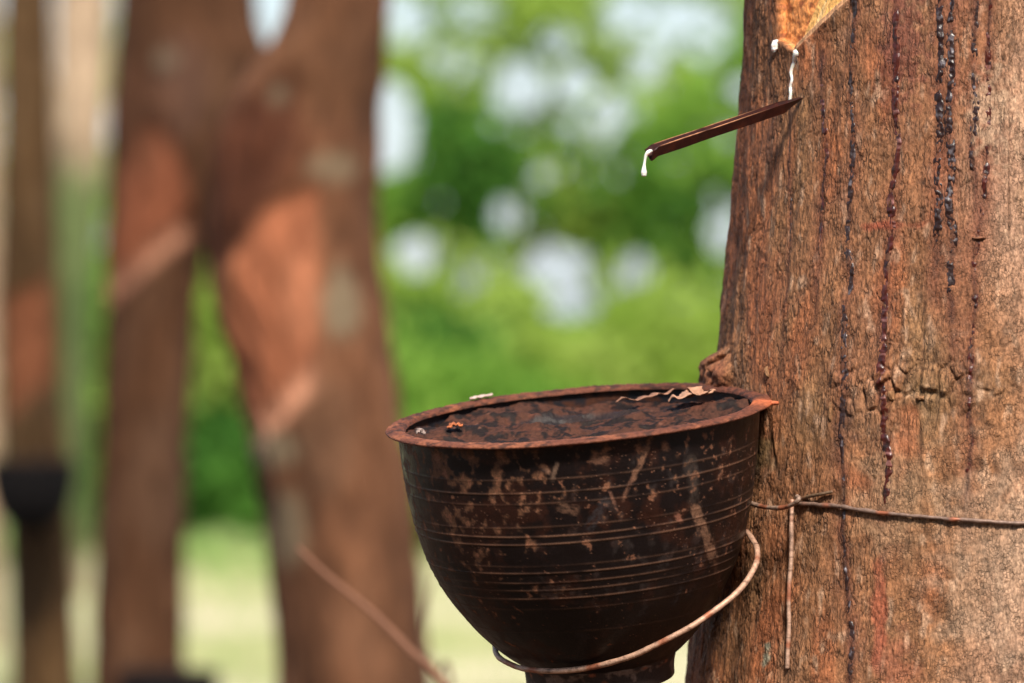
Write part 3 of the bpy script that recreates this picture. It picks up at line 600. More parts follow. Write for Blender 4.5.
def wires():
    # cradle under the cup
    pts = [P(742, 527, 2.012), P(751, 537, 1.998), P(757, 552, 1.982), P(753, 570, 1.97), P(735, 594, 1.958), P(700, 621, 1.95), P(660, 643, 1.951), P(625, 658, 1.957), P(590, 668, 1.968), P(555, 671.5, 1.973), P(525, 669, 1.982), P(505, 661, 1.996), P(496, 652, 2.012), P(500, 640, 2.05), P(540, 622, 2.085), P(600, 600, 2.09), P(670, 570, 2.075), P(720, 540, 2.045)]
    p = spline(pts+[pts[0]], 420)[:-1]
    q_ = np.arange(len(p)); p = p+.0004*np.stack([noise(q_*.06, 0, 0, 142), noise(q_*.06, 5, 0, 143), noise(q_*.05, 0, 9, 144)], -1)
    root = empty('wire_cradle', tuple(pts[0]), label='bent rusty wire looping under the base of the large black cup', cat='wire')
    wire_obj('loop', p, 1.35e-3, root, closed=True, base=(.48, .29, .20), seed=3, lumps=.08)
    # tie round the trunk
    root = empty('tie_wire', tuple(trunk_pt(*hit(797, 503))), label='thin twisted rusty wire tied round the trunk of the thick front tree', cat='wire')
    fx = [797, 820, 848, 885, 920, 945, 985, 1024]; fy = [503, 504, 507, 513, 516, 518.5, 521, 523]
    aa, z = hit(np.array(fx, float), np.array(fy, float)); a_l = aa[0]
    a_all = np.concatenate([aa, np.linspace(aa[-1]+.15, a_l-.42+2*math.pi, 20)]); z_all = np.concatenate([z, np.linspace(z[-1]-.001, z[0]+.0005, 20)])
    ai = np.linspace(a_all[0], a_all[-1], 700); zi = np.interp(ai, a_all, z_all)+.0004*noise(ai*22, 0, 0, 141)
    pr = trunk_pt(ai, zi, .0014)
    wire_obj('band', pr, .95e-3, root, seed=8, lumps=.3, base=(.20, .13, .10))
    q = [P(738, 499, 2.012), P(750, 503, 2.0), P(762, 506.5, 1.988), P(775, 508, 1.978), P(786, 507, 1.972), P(795, 503, 1.967), P(799, 498.5, 1.966), P(797, 496.5, 1.969)]
    wire_obj('hook', spline(q, 120), 1.1e-3, root, seed=9, base=(.30, .20, .15))
    a1, z1 = hit(np.array([796., 796, 795, 793, 791, 790]), np.array([500., 520, 560, 600, 640, 668]))
    vp = trunk_pt(a1, z1, .0018); vp[-1] = trunk_pt(a1[-1], z1[-1], .0009)
    tt = np.linspace(0, 1, 160)[:, None]; sv = vp[0]*(1-tt)+vp[-1]*tt; sv[:, 1] -= .0016*np.sin(math.pi*tt[:, 0])**.5; sv[:, 0] += .0005*noise(tt[:, 0]*4, 0, 0, 145)
    wire_obj('upright', sv, 1.05e-3, root, seed=12, base=(.46, .29, .21), lumps=.08)
    a1, z1 = hit(np.array([800., 812, 825, 836]), np.array([500., 496.5, 494, 491.5]))
    wire_obj('tail', spline(trunk_pt(a1, z1, .0016), 50), .8e-3, root, seed=13, base=(.16, .10, .06))
wires()

# ------------------------------------------------------------------ spout and fresh latex
def spout():
    aA, zA = hit(802, 98); A = trunk_pt(aA, zA, -.001); B = P(649, 150, 1.945)
    d = B-A; Ln = np.linalg.norm(d); d /= Ln
    c = np.cross(d, (0, 0, 1)); c /= np.linalg.norm(c)
    if c[1] > 0: c = -c                       # towards the camera
    up = np.cross(c, d); up = up if up[2] > 0 else -up
    n = 90; s = np.linspace(0, 1, n)
    k = np.interp(s, [0, .03, .14, 1], [.10, .3, 1, 1.06])
    ax = A[None]+d[None]*(s*Ln)[:, None]
    kk = K
    prof = np.array([(4.6, 4.4), (4.35, 3.6), (3.5, 1.3), (2.3, -1.8), (1.0, -5.0), (-.8, -4.6), (-3.6, .8), (-5.9, 5.5), (-6.2, 6.2)])   # outer, from near lip round the fold to far lip
    inn = np.array([(-5.2, 6.5), (-5.0, 5.7), (-2.8, 1.2), (-.4, -3.4), (.5, -3.6), (1.5, -1.4), (2.6, 1.4), (3.5, 3.8), (3.7, 4.6)])
    pf = np.vstack([prof, inn]); m = len(pf)
    top = 4.6
    V = np.zeros((n, m, 3))
    for i in range(n):
        e = pf.copy(); e[:, 1] = top+(e[:, 1]-top)*k[i]; e[:, 0] *= (.4+.6*k[i])
        e = e+np.stack([.35*noise(s[i]*7+0*e[:, 0], e[:, 0]*.2, 0, 151), .35*noise(s[i]*6+0*e[:, 0], e[:, 1]*.2, 3, 152)], -1)
        V[i] = ax[i]+(e[:, 0]*kk)[:, None]*c+((e[:, 1]-top+1.5)*kk)[:, None]*up
    # mouth: near corner cut back and bent down
    bend = ss(.955, 1, s)
    V += -up*(bend*.0012)[:, None, None]
    V[-6:, :2] -= d*(.0012*np.linspace(0, 1, 6))[:, None, None]
    VV = V.reshape(-1, 3); Fc = gridf(n, m, True)
    q = lambda b: [[b+i, b+i+1, b+m-2-i, b+m-1-i] for i in range(m//2-1)]
    Fc = np.vstack([Fc, q(0), [r[::-1] for r in q((n-1)*m)]])
    sx = np.repeat(s, m); cc = np.zeros((n*m, 3))+np.array([.024, .004, .003])
    cc = mixc(cc, (.05, .010, .005), .8*ss(-.1, .5, noise(sx*22, np.tile(np.arange(m), n)*.4, 0, 153))); cc = mixc(cc, (.03, .008, .006), .7*ss(.1, .5, noise(sx*14, np.tile(np.arange(m), n)*.5, 4, 154)))
    lipm = np.tile(np.isin(np.arange(m), (8, 9, 0, 17)), n); cc = mixc(cc, (.55, .26, .13), .95*lipm*ss(.2, .5, sx)*ss(-.4, .2, noise(sx*10, 0, 0, 155)))
    root = empty('tapping_spout', tuple(A), label='narrow folded rusty metal spout stuck in the front trunk above the cup', cat='spout')
    mesh_obj('channel', VV, Fc, M_spout, root, col=cc, smooth=False)
    # latex hanging from the mouth
    e = ax[-1]
    q = [P(653, 152, 1.946), P(650.5, 151, 1.9435), P(648, 152.5, 1.942), P(646, 155.5, 1.942), P(645, 160, 1.942), P(644.3, 165, 1.942), P(644, 169, 1.942), P(644, 172.5, 1.942), P(644, 175.6, 1.942), P(644, 176.6, 1.942)]
    pth = spline(q, 90); t = np.linspace(0, 9, 90)
    rad = np.interp(t, [0, 1, 2, 3, 4, 5, 6, 7, 8, 8.7, 9], [1.0, 1.8, 2.0, 1.6, 1.2, 1.4, 2.2, 2.9, 2.4, 1.2, .2])*K
    V, Fc = tube(pth, rad, 16); o = mesh_obj('latex_drop', V, Fc, M_latex); meta(o, 'white latex drop hanging from the outer end of the metal spout', 'latex')
    # latex running from the cut to the spout
    fx = [797, 797.5, 795, 792.5, 791, 792, 790.5, 791, 790]; fy = [49, 54, 60, 66, 73, 80, 87, 93, 101]
    pth2 = spline(list(zip(fx, fy)), 110); a, z = hit(pth2[:, 0], pth2[:, 1]); t = np.linspace(0, 1, 110)
    wv = np.interp(t, [0, .04, .1, .3, .6, 1], [.3, 3.6, 4.2, 3.0, 2.3, 2.6])*(1+.22*noise(t*9, 0, 0, 161))*K*.9
    j = np.linspace(-1, 1, 11); cs = np.sqrt(np.maximum(0, 1-j**2)); AA = a[:, None]+j[None]*wv[:, None]/R0; ZZ = np.repeat(z[:, None], 11, 1)
    rr = trunk_r(AA, ZZ, False)+wv[:, None]*1.0*cs[None]-.0003; base = trunk_r(a, z, False); rr = np.maximum(rr, (base+.0002)[:, None]+wv[:, None]*cs[None]-.0006)
    V = np.stack([TX+np.cos(AA)*rr, TY+np.sin(AA)*rr, ZZ], -1)
    o = mesh_obj('latex_trickle', V.reshape(-1, 3), gridf(110, 11), M_latex); meta(o, 'fresh white latex trickling down from the cut to the metal spout', 'latex')
    # curdled lump at the left corner of the cut
    a0, z0 = hit(778.5, 46); n = 40
    TH, PH = np.meshgrid(np.linspace(0, math.pi, n), np.linspace(0, 2*math.pi, n, endpoint=False), indexing='ij')
    ux, uy, uz = np.sin(TH)*np.cos(PH), np.sin(TH)*np.sin(PH), np.cos(TH)
    rad = 1+.3*noise(ux*1.6, uy*1.6, uz*1.6, 171)+.12*noise(ux*5, uy*5, uz*5, 172)
    ctr = trunk_pt(a0, z0, .0006); V = ctr+np.stack([ux*rad*4.2*K, uy*rad*2.6*K, uz*rad*5.6*K+ux*rad*1.5*K], -1)
    o = mesh_obj('latex_lump', V.reshape(-1, 3), gridf(n, n, True), M_latex); meta(o, 'small white curdled latex lump at the left corner of the cut', 'latex')
spout()

# ------------------------------------------------------------------ rubber trees behind
def in_poly(px, py, poly, soft=6):
    """soft inside test of a convex polygon given clockwise in pixels"""
    d = np.full(np.shape(px), 1e9); n = len(poly); cx = sum(p[0] for p in poly)/n; cy = sum(p[1] for p in poly)/n
    for i in range(n):
        (x0, y0), (x1, y1) = poly[i], poly[(i+1) % n]; nx, ny = y1-y0, -(x1-x0); L = math.hypot(nx, ny); nx /= L; ny /= L
        if (cx-x0)*nx+(cy-y0)*ny < 0: nx, ny = -nx, -ny
        d = np.minimum(d, (px-x0)*nx+(py-y0)*ny)
    return ss(-soft, soft, d)
def back_tree(label, Y, prof, panels=(), patches=(), base=(.17, .085, .05), seed=0, zt=4.2, limbs=True):
    """prof: (py, left px, right px) of the trunk's outline at depth Y"""
    prof = sorted(prof); py = np.array([p[0] for p in prof], float); zc = 1-(py-341.5)/F*Y
    xc = np.array([(p[1]+p[2])/2 for p in prof]); hw = np.array([(p[2]-p[1])/2 for p in prof])
    zc, xc, hw = zc[::-1], (xc[::-1]-512)/F*Y, hw[::-1]/F*Y
    dz = zc[-1]-zc[-2]; sl = (xc[-1]-xc[-2])/dz
    if zc[-1] < zt: zc = np.r_[zc, zt]; xc = np.r_[xc, xc[-1]+sl*.3*(zt-zc[-2])]; hw = np.r_[hw, hw[-1]*.75]
    if zc[0] > -.05: sl = (xc[1]-xc[0])/(zc[1]-zc[0]); xc = np.r_[xc[0]-sl*.4*(zc[0]+.05), xc]; zc = np.r_[-.05, zc]; hw = np.r_[hw[0]*1.35, hw]
    z = np.linspace(-.05, zt, 420); X = np.interp(z, zc, xc); W = np.interp(z, zc, hw)
    kr = np.hanning(15); kr /= kr.sum(); X = np.convolve(np.pad(X, 7, 'edge'), kr, 'valid'); W = np.convolve(np.pad(W, 7, 'edge'), kr, 'valid')
    a = np.linspace(0, 2*math.pi, 120, endpoint=False); A, Z = np.meshgrid(a, z)
    Wd = W[:, None]; n1 = noise(np.cos(A)*1.5, np.sin(A)*1.5, Z*5, seed+200); n2 = fbm(np.cos(A)*5, np.sin(A)*5, Z*14, seed+201, 3)
    D = np.minimum(W, .10)[:, None]
    r = Wd*(1+.04*n1)+.004*n2
    xs = X[:, None]+np.cos(A)*r; ppx = 512+xs*F/Y; ppy = 341.5-(Z-1)*F/Y
    front = np.sin(A) < .1
    c = np.zeros(A.shape+(3,))+np.array(base); c = c*(1+.4*n2+.45*noise(np.cos(A)*1.2, np.sin(A)*1.2, Z*2.2, seed+204))[..., None]; c = mixc(c, np.array(base)*1.35+np.array([.01, .012, .01]), .7*ss(.1, .6, n1))
    for poly, col, dep in panels:
        m = in_poly(ppx+5*n1, ppy, poly, 8)*front; r = r-m*dep*(1+.25*np.sin((ppy+.75*ppx)*.55)); cc = np.array(col)*(1+.28*noise((ppy+.75*ppx)*.11, ppx*.015, 0*ppx, seed+203)+.25*n2)[..., None]
        c = c*(1-m[..., None]*.92)+cc*m[..., None]*.92
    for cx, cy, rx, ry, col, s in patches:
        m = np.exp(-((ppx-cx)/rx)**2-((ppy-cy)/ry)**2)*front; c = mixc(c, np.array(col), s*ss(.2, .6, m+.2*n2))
    V = np.stack([X[:, None]+np.cos(A)*r, Y+np.sin(A)*r*np.where(Wd > .1, .1/np.maximum(Wd, 1e-3)*.6+.4, 1), Z], -1)
    root = empty('rubber_tree', (float(X[0]), Y, 0), label=label, cat='tree', group='rubber trees of the plantation')
    mesh_obj('trunk', V.reshape(-1, 3), gridf(len(z), 120, True), M_bgbark, root, col=c.reshape(-1, 3))
    rs = random.Random(seed)
    top = np.array([X[-1], Y, zt-.05])
    for k in range(3 if limbs else 0):
        an = k*2.1+rs.random(); e = top+np.array([math.cos(an)*.9, math.sin(an)*.9, 1.3]); mid = (top+e)/2+np.array([math.cos(an)*.1, math.sin(an)*.1, -.1])
        v, f = tube(spline([top-np.array([0, 0, .1]), mid, e], 16), np.linspace(W[-1]*.7, W[-1]*.3, 16), 10)
        mesh_obj('limb', v, f, M_bgbark, root, col=np.tile(base, (len(v), 1)))
    return root
OR1, OR2, DKR = (.33, .115, .055), (.46, .19, .10), (.060, .019, .009)  # DKR: shade of the slanted recess, put into the bark colour
LICH = (.22, .20, .13)
back_tree('big blurred rubber tree with orange tapped panel and pale lichen, just left of the cup', 5.3,
  [(-150, 268, 392), (0, 290, 390), (28, 288, 388), (46, 264, 386), (70, 246, 384), (110, 226, 380), (160, 210, 379), (220, 203, 378), (270, 206, 382), (320, 220, 388), (370, 232, 397), (430, 246, 403), (480, 258, 411), (520, 266, 416), (600, 274, 424), (683, 281, 431)],
  panels=(([(296, 62), (320, 120), (285, 185), (252, 228), (222, 300), (200, 270), (200, 190), (236, 120)], DKR, .01), ([(230, 255), (270, 205), (318, 190), (322, 370), (290, 410), (252, 442), (232, 400)], OR1, .008), ([(248, 418), (318, 362), (322, 384), (258, 446)], (.52, .25, .15), .004)),
  patches=((335, 170, 26, 14, LICH, .45), (345, 305, 18, 34, LICH, .55), (278, 100, 12, 12, LICH, .5), (272, 448, 34, 18, LICH, .5), (290, 525, 20, 36, LICH, .45), (330, 440, 30, 60, (.13, .07, .04), .5), (300, 300, 22, 50, OR2, .4), (250, 150, 60, 60, (.085, .028, .013), .8), (330, 60, 60, 60, (.08, .035, .015), .6)), base=(.125, .054, .026), seed=1)
back_tree('blurred middle rubber tree with reddish tapped panel, behind and left of the big blurred one', 7.6,
  [(-150, 130, 262), (0, 120, 254), (30, 118, 258), (55, 116, 274), (120, 112, 275), (180, 109, 262), (220, 107, 225), (260, 106, 203), (300, 106, 196), (400, 104, 190), (500, 98, 186), (600, 94, 184), (683, 92, 183)],
  panels=(([(112, 262), (122, 170), (142, 128), (168, 128), (190, 180), (192, 232), (112, 300)], (.30, .10, .048), .012), ([(110, 278), (188, 220), (194, 238), (112, 302)], (.42, .20, .12), .005)),
  patches=((172, 64, 12, 10, LICH, .8), (160, 480, 30, 70, (.13, .07, .04), .5), (185, 90, 30, 50, (.15, .08, .055), .5), (140, 120, 30, 60, (.12, .05, .025), .6)), base=(.088, .038, .017), seed=2)
back_tree('thin dark rubber tree at the left edge carrying a black cup', 10.3,
  [(-150, 4, 54), (0, 3, 52), (100, 3, 53), (200, 0, 56), (300, -2, 60), (400, 0, 63), (450, 2, 67), (500, 6, 71), (600, 10, 75), (683, 12, 80)],
  panels=(([(4, 300), (54, 280), (56, 378), (10, 420)], (.24, .085, .038), .008),), base=(.085, .046, .018), seed=3)
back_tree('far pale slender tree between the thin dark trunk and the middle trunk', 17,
  [(-150, 58, 112), (0, 56, 112), (100, 54, 106), (200, 54, 100), (300, 54, 92), (400, 54, 88), (683, 50, 84)], base=(.36, .26, .18), seed=4, patches=((78, 250, 40, 90, (.10, .14, .05), .95), (74, 420, 40, 150, (.06, .09, .03), .95)))  # dark green patches put shading into the colour of the lower trunk
back_tree('pale tree trunk cut off by the left edge of the picture', 14,
  [(-150, -54, -3), (0, -53, -3), (300, -52, -3), (500, -50, -2), (683, -48, 0)], base=(.36, .25, .17), seed=5)

def small_cup(label, cx, cy, rpx, Y):
    k = rpx/193.*Y/F; C0 = P(cx, cy, Y); root = empty('latex_cup', tuple(C0-np.array([0, 0, 270*k])), label=label, cat='cup', group='black cups for collecting latex')
    def lathe(prof, name, col, rg, mat, closed=False):
        p = np.array(prof, float); a = np.linspace(0, 2*math.pi, 64, endpoint=False)
        V = np.stack([p[:, 0][:, None]*np.cos(a), p[:, 0][:, None]*np.sin(a), np.repeat(p[:, 1][:, None], 64, 1)], -1)*k+C0
        mesh_obj(name, V.reshape(-1, 3), gridf(len(p), 64, True), mat, root, col=np.tile(col, (len(p)*64, 1)), rough=np.full(len(p)*64, rg))
    lathe([(150, -60), (170, -30), (174, 0), (182, 0), (180, -60), (174, -110), (162, -160), (144, -205), (118, -240), (84, -264), (60, -268)], 'body', (.005, .004, .004), .9, M_plastic)
    lathe([(178, -3), (178, 4), (192, 4), (194, -3), (178, -3)], 'rim', (.03, .015, .012), .6, M_rim)
    lathe([(77, -262), (74, -285), (60, -286), (2, -284)], 'foot', (.005, .004, .004), .9, M_plastic)
    lathe([(176, -40), (90, -44), (2, -45)], 'filling', (.03, .018, .012), .7, M_plastic)
small_cup('small blurred black cup hanging on the thin dark tree at the left edge', 32, 461, 48, 10.05)
small_cup('black cup just above the bottom edge on the middle blurred tree', 168, 673, 54, 7.42)

def stick():
    q = [P(298, 548, 2.9), P(330, 578, 2.85), P(372, 612, 2.8), (P(410, 650, 2.75)), P(446, 688, 2.7), P(500, 790, 2.62)+0, np.array([.03, 2.55, .25]), np.array([.05, 2.5, -.01])]
    p = spline(q, 120); v, f = tube(p, np.linspace(.0014, .0034, 120)*(1+.12*noise(np.arange(120)*.2, 0, 0, 181)), 10)
    c = np.tile((.22, .10, .055), (len(v), 1)); o = mesh_obj('dry_stick', v, f, M_flake, col=c); meta(o, 'thin dry stick slanting in front of the big blurred tree', 'stick')
    q = [P(438, 560, 3.3), P(428, 600, 3.3), P(424, 640, 3.3), P(436, 672, 3.25), P(455, 720, 3.2), np.array([-.02, 3.1, .3]), np.array([0, 3.05, -.01])]
    v, f = tube(spline(q, 100), np.linspace(.0008, .0025, 100), 8); c = np.tile((.30, .17, .10), (len(v), 1))
    o = mesh_obj('dry_stick', v, f, M_flake, col=c); meta(o, 'faint curved dry stem rising close to the left side of the cup', 'stick')
stick()

# ------------------------------------------------------------------ leaves behind
# openings in the leaf wall (centre and half size in metres on the plane Y = 27, strength)
YL = 27.
GAPS = [(520, 88, 20, 22, 1), (575, 85, 13, 13, .9), (392, 130, 20, 40, 1), (400, 18, 26, 22, .8), (612, 108, 12, 12, .75), (510, 215, 11, 11, .95), (416, 254, 18, 15, .95), (556, 266, 27, 15, 1), (572, 310, 20, 17, .9), (635, 270, 11, 11, .95),
        (468, 280, 9, 9, .6), (690, 30, 40, 26, .72), (630, 14, 34, 16, .6), (470, 12, 26, 12, .6), (722, 232, 12, 25, .6), (555, 40, 14, 12, .7), (735, 90, 14, 14, .6), (268, 8, 22, 40, 1), (100, 125, 9, 12, 1), (92, 235, 12, 14, .8), (60, 20, 30, 60, .7), (645, 66, 14, 12, .7), (450, 60, 24, 16, .45), (590, 130, 16, 14, .5), (445, 300, 9, 9, .4)]
_gr = np.random.RandomState(12)
for _i in range(80):
    GAPS.append((_gr.uniform(385, 745), _gr.uniform(0, 330), _gr.uniform(-4, 4), _gr.uniform(-4, 4), _gr.uniform(.45, 1)))
def keep(x, z, rs):
    px = 512+x*F/YL; py = 341.5-(z-1)*F/YL; k = np.ones(len(x))
    for cx, cy, rx, ry, s in GAPS:
        k *= 1-s*(1-ss(.75, 1.15, np.hypot((px-cx)/(rx+9), (py-cy)/(ry+9))))
    k = k**3
    return rs.random_sample(len(x)) < k
def leaves(specs, Y0, dY, mat, size, parent, seed, cull=True):
    """specs: (px, py, rx, ry, n) clumped ellipsoids of leaves"""
    rs = np.random.RandomState(seed); C = []
    for px, py, rx, ry, n in specs:
        k = Y0/F; nc = max(6, n//60)
        cc = rs.normal(size=(nc, 3)); cc /= np.linalg.norm(cc, axis=1)[:, None]; cc *= rs.random_sample((nc, 1))**.4
        cc = cc*np.array([rx*k, dY, ry*k]); idx = rs.randint(0, nc, n)
        p = cc[idx]+rs.normal(size=(n, 3))*np.array([.16, .16, .13])
        C.append(p+P(px, py, Y0))
    C = np.vstack(C); C = C[C[:, 2] > .03]
    if cull: C = C[keep(C[:, 0]*YL/C[:, 1], 1+(C[:, 2]-1)*YL/C[:, 1], rs)]
    n = len(C); d = rs.normal(size=(n, 3)); d[:, 2] -= .5; d /= np.linalg.norm(d, axis=1)[:, None]
    s = np.cross(d, rs.normal(size=(n, 3))); s /= np.linalg.norm(s, axis=1)[:, None]
    ln = size*(.6+.7*rs.random_sample((n, 1))); wd = ln*.24
    nn = np.cross(d, s)
    V = np.stack([C-d*ln*.5, C+s*wd+nn*wd*.2, C+d*ln*.5, C-s*wd+nn*wd*.2], 1).reshape(-1, 3)
    return mesh_obj('crown', V, np.arange(4*n).reshape(-1, 4), mat, parent, smooth=False)
def leafy(name, label, cat, group, px, Y0, dY, specs, mat, size, seed, trunk_top, tr=.05, cull=True):
    base = P(px, 341.5, Y0); base[2] = 0
    root = empty(name, tuple(base), label=label, cat=cat, group=group)
    top = P(trunk_top[0], trunk_top[1], Y0); rs = random.Random(seed)
    v, f = tube(spline([base-np.array([0, 0, .05]), (base*.6+top*.4)+np.array([rs.uniform(-.1, .1), 0, 0]), top], 24), np.linspace(tr, tr*.35, 24), 10)
    mesh_obj('trunk', v, f, M_bgbark, root, col=np.tile((.11, .07, .045), (len(v), 1)))
    for sx, sy, rx, ry, n in specs[:6]:
        e = P(sx, sy, Y0); s0 = base*.5+top*.5
        v, f = tube(spline([s0, (s0+e)/2+np.array([0, 0, -.08]), e], 12), np.linspace(tr*.45, tr*.12, 12), 8)
        mesh_obj('branch', v, f, M_bgbark, root, col=np.tile((.11, .07, .045), (len(v), 1)))
    leaves(specs, Y0, dY, mat, size, root, seed, cull)
    return root
GB, GT = 'bushes at the edge of the clearing', 'young trees beyond the clearing'
leafy('young_tree', 'pale green young tree filling the gap between the big trunk and the spout', 'tree', GT, 500, 27.5, .9, [(440, 40, 80, 60, 1500), (560, 150, 110, 60, 3800), (460, 180, 80, 50, 2600), (640, 60, 110, 60, 1700), (560, 30, 120, 50, 2200), (680, 40, 80, 60, 2400), (430, 20, 60, 50, 900)], L_PAL, .13, 11, (520, 60), .035)
leafy('young_tree', 'bright yellow green young tree seen below the metal spout', 'tree', GT, 620, 26.5, .7, [(640, 190, 80, 40, 2400), (570, 215, 90, 50, 1500), (430, 70, 60, 50, 700), (540, 20, 60, 30, 900), (620, 230, 60, 50, 900), (690, 90, 70, 50, 1200)], L_YEL, .13, 12, (620, 190), .03)
leafy('young_tree', 'mid green young tree seen close beside the left edge of the thick trunk', 'tree', GT, 700, 25.8, .6, [(700, 250, 60, 70, 2600), (680, 170, 70, 60, 1500), (740, 120, 60, 80, 1300), (800, 200, 80, 200, 1500)], L_MID, .14, 13, (710, 150), .035)
leafy('young_tree', 'mid green young tree seen just right of the big blurred trunk', 'tree', GT, 445, 25.9, .6, [(455, 165, 45, 40, 1100), (440, 215, 50, 22, 700), (370, 200, 70, 120, 1500)], L_MID, .14, 14, (440, 150), .035)
leafy('young_tree', 'dark green young tree with patchy crown beyond the tip of the spout', 'tree', GT, 470, 25.4, .35, [(455, 150, 34, 22, 700), (490, 190, 36, 20, 600), (690, 268, 34, 36, 900), (690, 215, 24, 20, 350), (600, 160, 24, 14, 260), (445, 325, 40, 14, 300)], L_DRK, .12, 33, (470, 160), .02)
leafy('bush', 'bright yellow green bush behind the right half of the cup rim', 'bush', GB, 610, 24.5, .6, [(600, 370, 90, 48, 5200), (690, 350, 70, 50, 2800), (520, 360, 60, 40, 2300), (660, 420, 110, 60, 3000)], L_YEL, .11, 21, (610, 360), .02)
leafy('bush', 'mid green bush below the pale openings between the leaves', 'bush', GB, 470, 25.2, .7, [(420, 310, 60, 40, 2300), (480, 330, 80, 40, 2600), (640, 320, 90, 36, 2000), (540, 340, 80, 30, 1500)], L_YEL, .12, 22, (480, 320), .02)
leafy('bush', 'dark green bush just above the left end of the cup', 'bush', GB, 440, 24, .4, [(440, 372, 40, 22, 3000), (420, 395, 36, 40, 1800)], L_DRK, .11, 23, (440, 380), .02)
leafy('bush', 'mid green bush behind the left side of the cup', 'bush', GB, 440, 20.4, .5, [(440, 430, 60, 50, 3600), (440, 510, 60, 44, 2600), (520, 450, 70, 50, 2000)], L_MID, .11, 24, (440, 440), .02)
leafy('bush', 'pale green bush low in the gap between the two nearest blurred trunks', 'bush', GB, 225, 21.5, .5, [(215, 360, 60, 60, 4600), (225, 300, 50, 40, 2400), (190, 420, 60, 40, 2200), (225, 450, 60, 40, 1500)], L_YEL, .11, 25, (225, 360), .02)
leafy('bush', 'dark green low bush at the foot of the gap between the blurred trunks', 'bush', GB, 215, 20.6, .35, [(215, 490, 70, 30, 3400), (140, 500, 60, 34, 1500)], L_DRK, .11, 26, (215, 470), .02)
leafy('bush', 'bright green bush between the thin dark tree and the middle tree', 'bush', GB, 85, 21, .6, [(85, 310, 50, 60, 3600), (85, 400, 50, 60, 3400), (80, 480, 50, 50, 2400), (20, 460, 60, 80, 2400)], L_MID, .11, 27, (85, 330), .02)
leafy('young_tree', 'pale green young tree high between the left trunks', 'tree', GT, 85, 27, .6, [(80, 200, 60, 70, 2000), (95, 60, 50, 70, 700), (0, 200, 60, 200, 1500)], L_PAL, .13, 28, (85, 100), .03)
leafy('bush', 'mid green bush hidden mostly behind the thick trunk', 'bush', GB, 820, 25, .6, [(800, 400, 120, 90, 5000), (980, 380, 120, 100, 4000)], L_MID, .12, 29, (820, 350), .02)
for _k, (_px, _y, _m, _l) in enumerate([(1500, 27, L_MID, 'round green young tree far to the right of the thick trunk'), (2100, 24, L_YEL, 'yellow green young tree farthest to the right of the thick trunk'), (-420, 26, L_MID, 'round green young tree far to the left of the thin dark tree'), (-1000, 24, L_YEL, 'yellow green young tree farthest to the left of the thin dark tree')]):
    leafy('young_tree', _l, 'tree', GT, _px, _y, .8, [(_px, 200, 160, 120, 5000), (_px-60, 330, 140, 100, 3500)], _m, .14, 60+_k, (_px, 160), .05, cull=False)
# a low wall of far scrub that hides the horizon
def scrub():
    rs = np.random.RandomState(5); n = 48000
    x = rs.uniform(-34, 34, n); y = 34+rs.normal(size=n)*.8; z = rs.random_sample(n)**.8*(1.05+.22*noise(x*.8, 0, 0, 191))
    C = np.stack([x, y, z], -1); d = rs.normal(size=(n, 3)); d /= np.linalg.norm(d, axis=1)[:, None]; s = np.cross(d, rs.normal(size=(n, 3))); s /= np.linalg.norm(s, axis=1)[:, None]
    V = np.stack([C-d*.12, C+s*.06, C+d*.12, C-s*.06], 1).reshape(-1, 3)
    o = mesh_obj('far_scrub', V, np.arange(4*n).reshape(-1, 4), L_MID, smooth=False); meta(o, 'low green scrub far behind the bushes', None, None, 'stuff')
    n = 9000; x = rs.uniform(-5, 5, n); y = rs.uniform(9, 24, n); C = np.stack([x, y, 0*x-.01], -1); t = rs.normal(size=(n, 3))*.25; t[:, 2] = 1; h = .03+.06*rs.random_sample((n, 1)); sd_ = rs.normal(size=(n, 3)); sd_[:, 2] = 0; sd_ /= np.linalg.norm(sd_, axis=1)[:, None]
    V = np.stack([C-sd_*.004, C+sd_*.004, C+t*h+sd_*.001, C+t*h-sd_*.001], 1).reshape(-1, 3)
    o = mesh_obj('short_grass', V, np.arange(4*n).reshape(-1, 4), L_PAL, smooth=False); meta(o, 'sparse short grass on the plantation floor', None, None, 'stuff')
scrub()

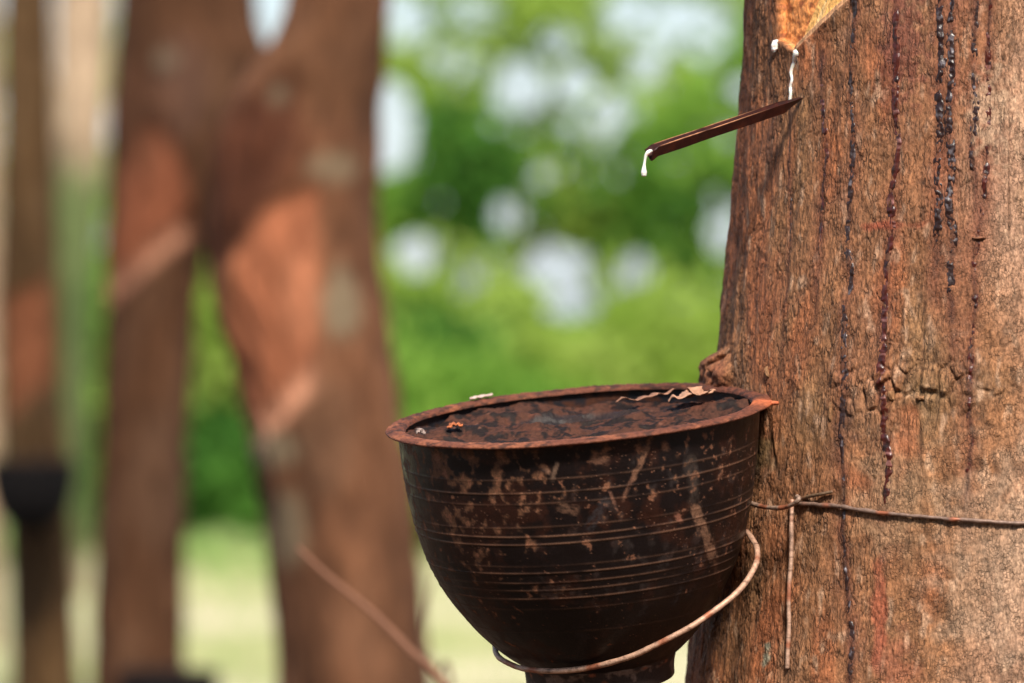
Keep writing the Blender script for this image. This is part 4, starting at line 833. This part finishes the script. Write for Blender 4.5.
# unseen row of trees added behind the camera to darken reflections on the cup
def added_row_tree(x, y, label, seed):
    rs = np.random.RandomState(seed); root = empty('rubber_tree', (x, y, 0), label=label, cat='tree', group='rubber trees of the plantation')  # added unseen tree, darkens reflections on the cup
    v, f = tube(spline([(x, y, -.05), (x+.05, y, 1.5), (x-.04, y+.05, 3), (x, y, 4.6)], 60), np.linspace(.16, .08, 60)*(1+.06*noise(np.arange(60)*.3, seed, 0, 201)), 24)
    mesh_obj('trunk', v, f, M_bgbark, root, col=np.tile((.11, .055, .028), (len(v), 1)))
    n = 5200; nc = 60; cc = rs.normal(size=(nc, 3)); cc /= np.linalg.norm(cc, axis=1)[:, None]; cc = cc*rs.random_sample((nc, 1))**.4*np.array([2.1, 1.6, 2.3])+np.array([x, y, 3.2])
    C = cc[rs.randint(0, nc, n)]+rs.normal(size=(n, 3))*.28; C = C[C[:, 2] > .3]; n = len(C)
    d = rs.normal(size=(n, 3)); d /= np.linalg.norm(d, axis=1)[:, None]; t = np.cross(d, rs.normal(size=(n, 3))); t /= np.linalg.norm(t, axis=1)[:, None]
    V = np.stack([C-d*.13, C+t*.06, C+d*.13, C-t*.06], 1).reshape(-1, 3)
    mesh_obj('crown', V, np.arange(4*n).reshape(-1, 4), L_DRK, root, smooth=False)
for i, (x, y) in enumerate([(-6.4, -4.5), (-3.2, -5.6), (0.2, -5.2), (3.4, -5.9), (6.8, -4.6)]):
    added_row_tree(x, y, 'leafy rubber tree in the unseen row added behind the viewer, %s' % ('far left end', 'second from the left end', 'middle of the row', 'second from the right end', 'far right end')[i], 300+i)

def weeds():
    rs = np.random.RandomState(31); n = 11000
    x = rs.uniform(-5, 4, n); y = 20.5-np.abs(rs.normal(size=n))*1.6; k = fbm(x*1.1, y*.7, 0*x, 211, 3); ok = (k-(20.5-y)*.22+.25 > 0) & (y > 13); x, y, k = x[ok], y[ok], k[ok]; n = len(x)
    z = rs.random_sample(n)*(.08+.28*np.clip(k, 0, 1)); C = np.stack([x, y, z], -1); d = rs.normal(size=(n, 3)); d[:, 2] = np.abs(d[:, 2])+.6; d /= np.linalg.norm(d, axis=1)[:, None]; t = np.cross(d, rs.normal(size=(n, 3))); t /= np.linalg.norm(t, axis=1)[:, None]
    V = np.stack([C-d*.05, C+t*.015, C+d*.06, C-t*.015], 1).reshape(-1, 3)
    o = mesh_obj('low_weeds', V, np.arange(4*n).reshape(-1, 4), L_PAL, smooth=False); meta(o, 'patchy low green weeds spreading out from the bushes', None, None, 'stuff')
weeds()
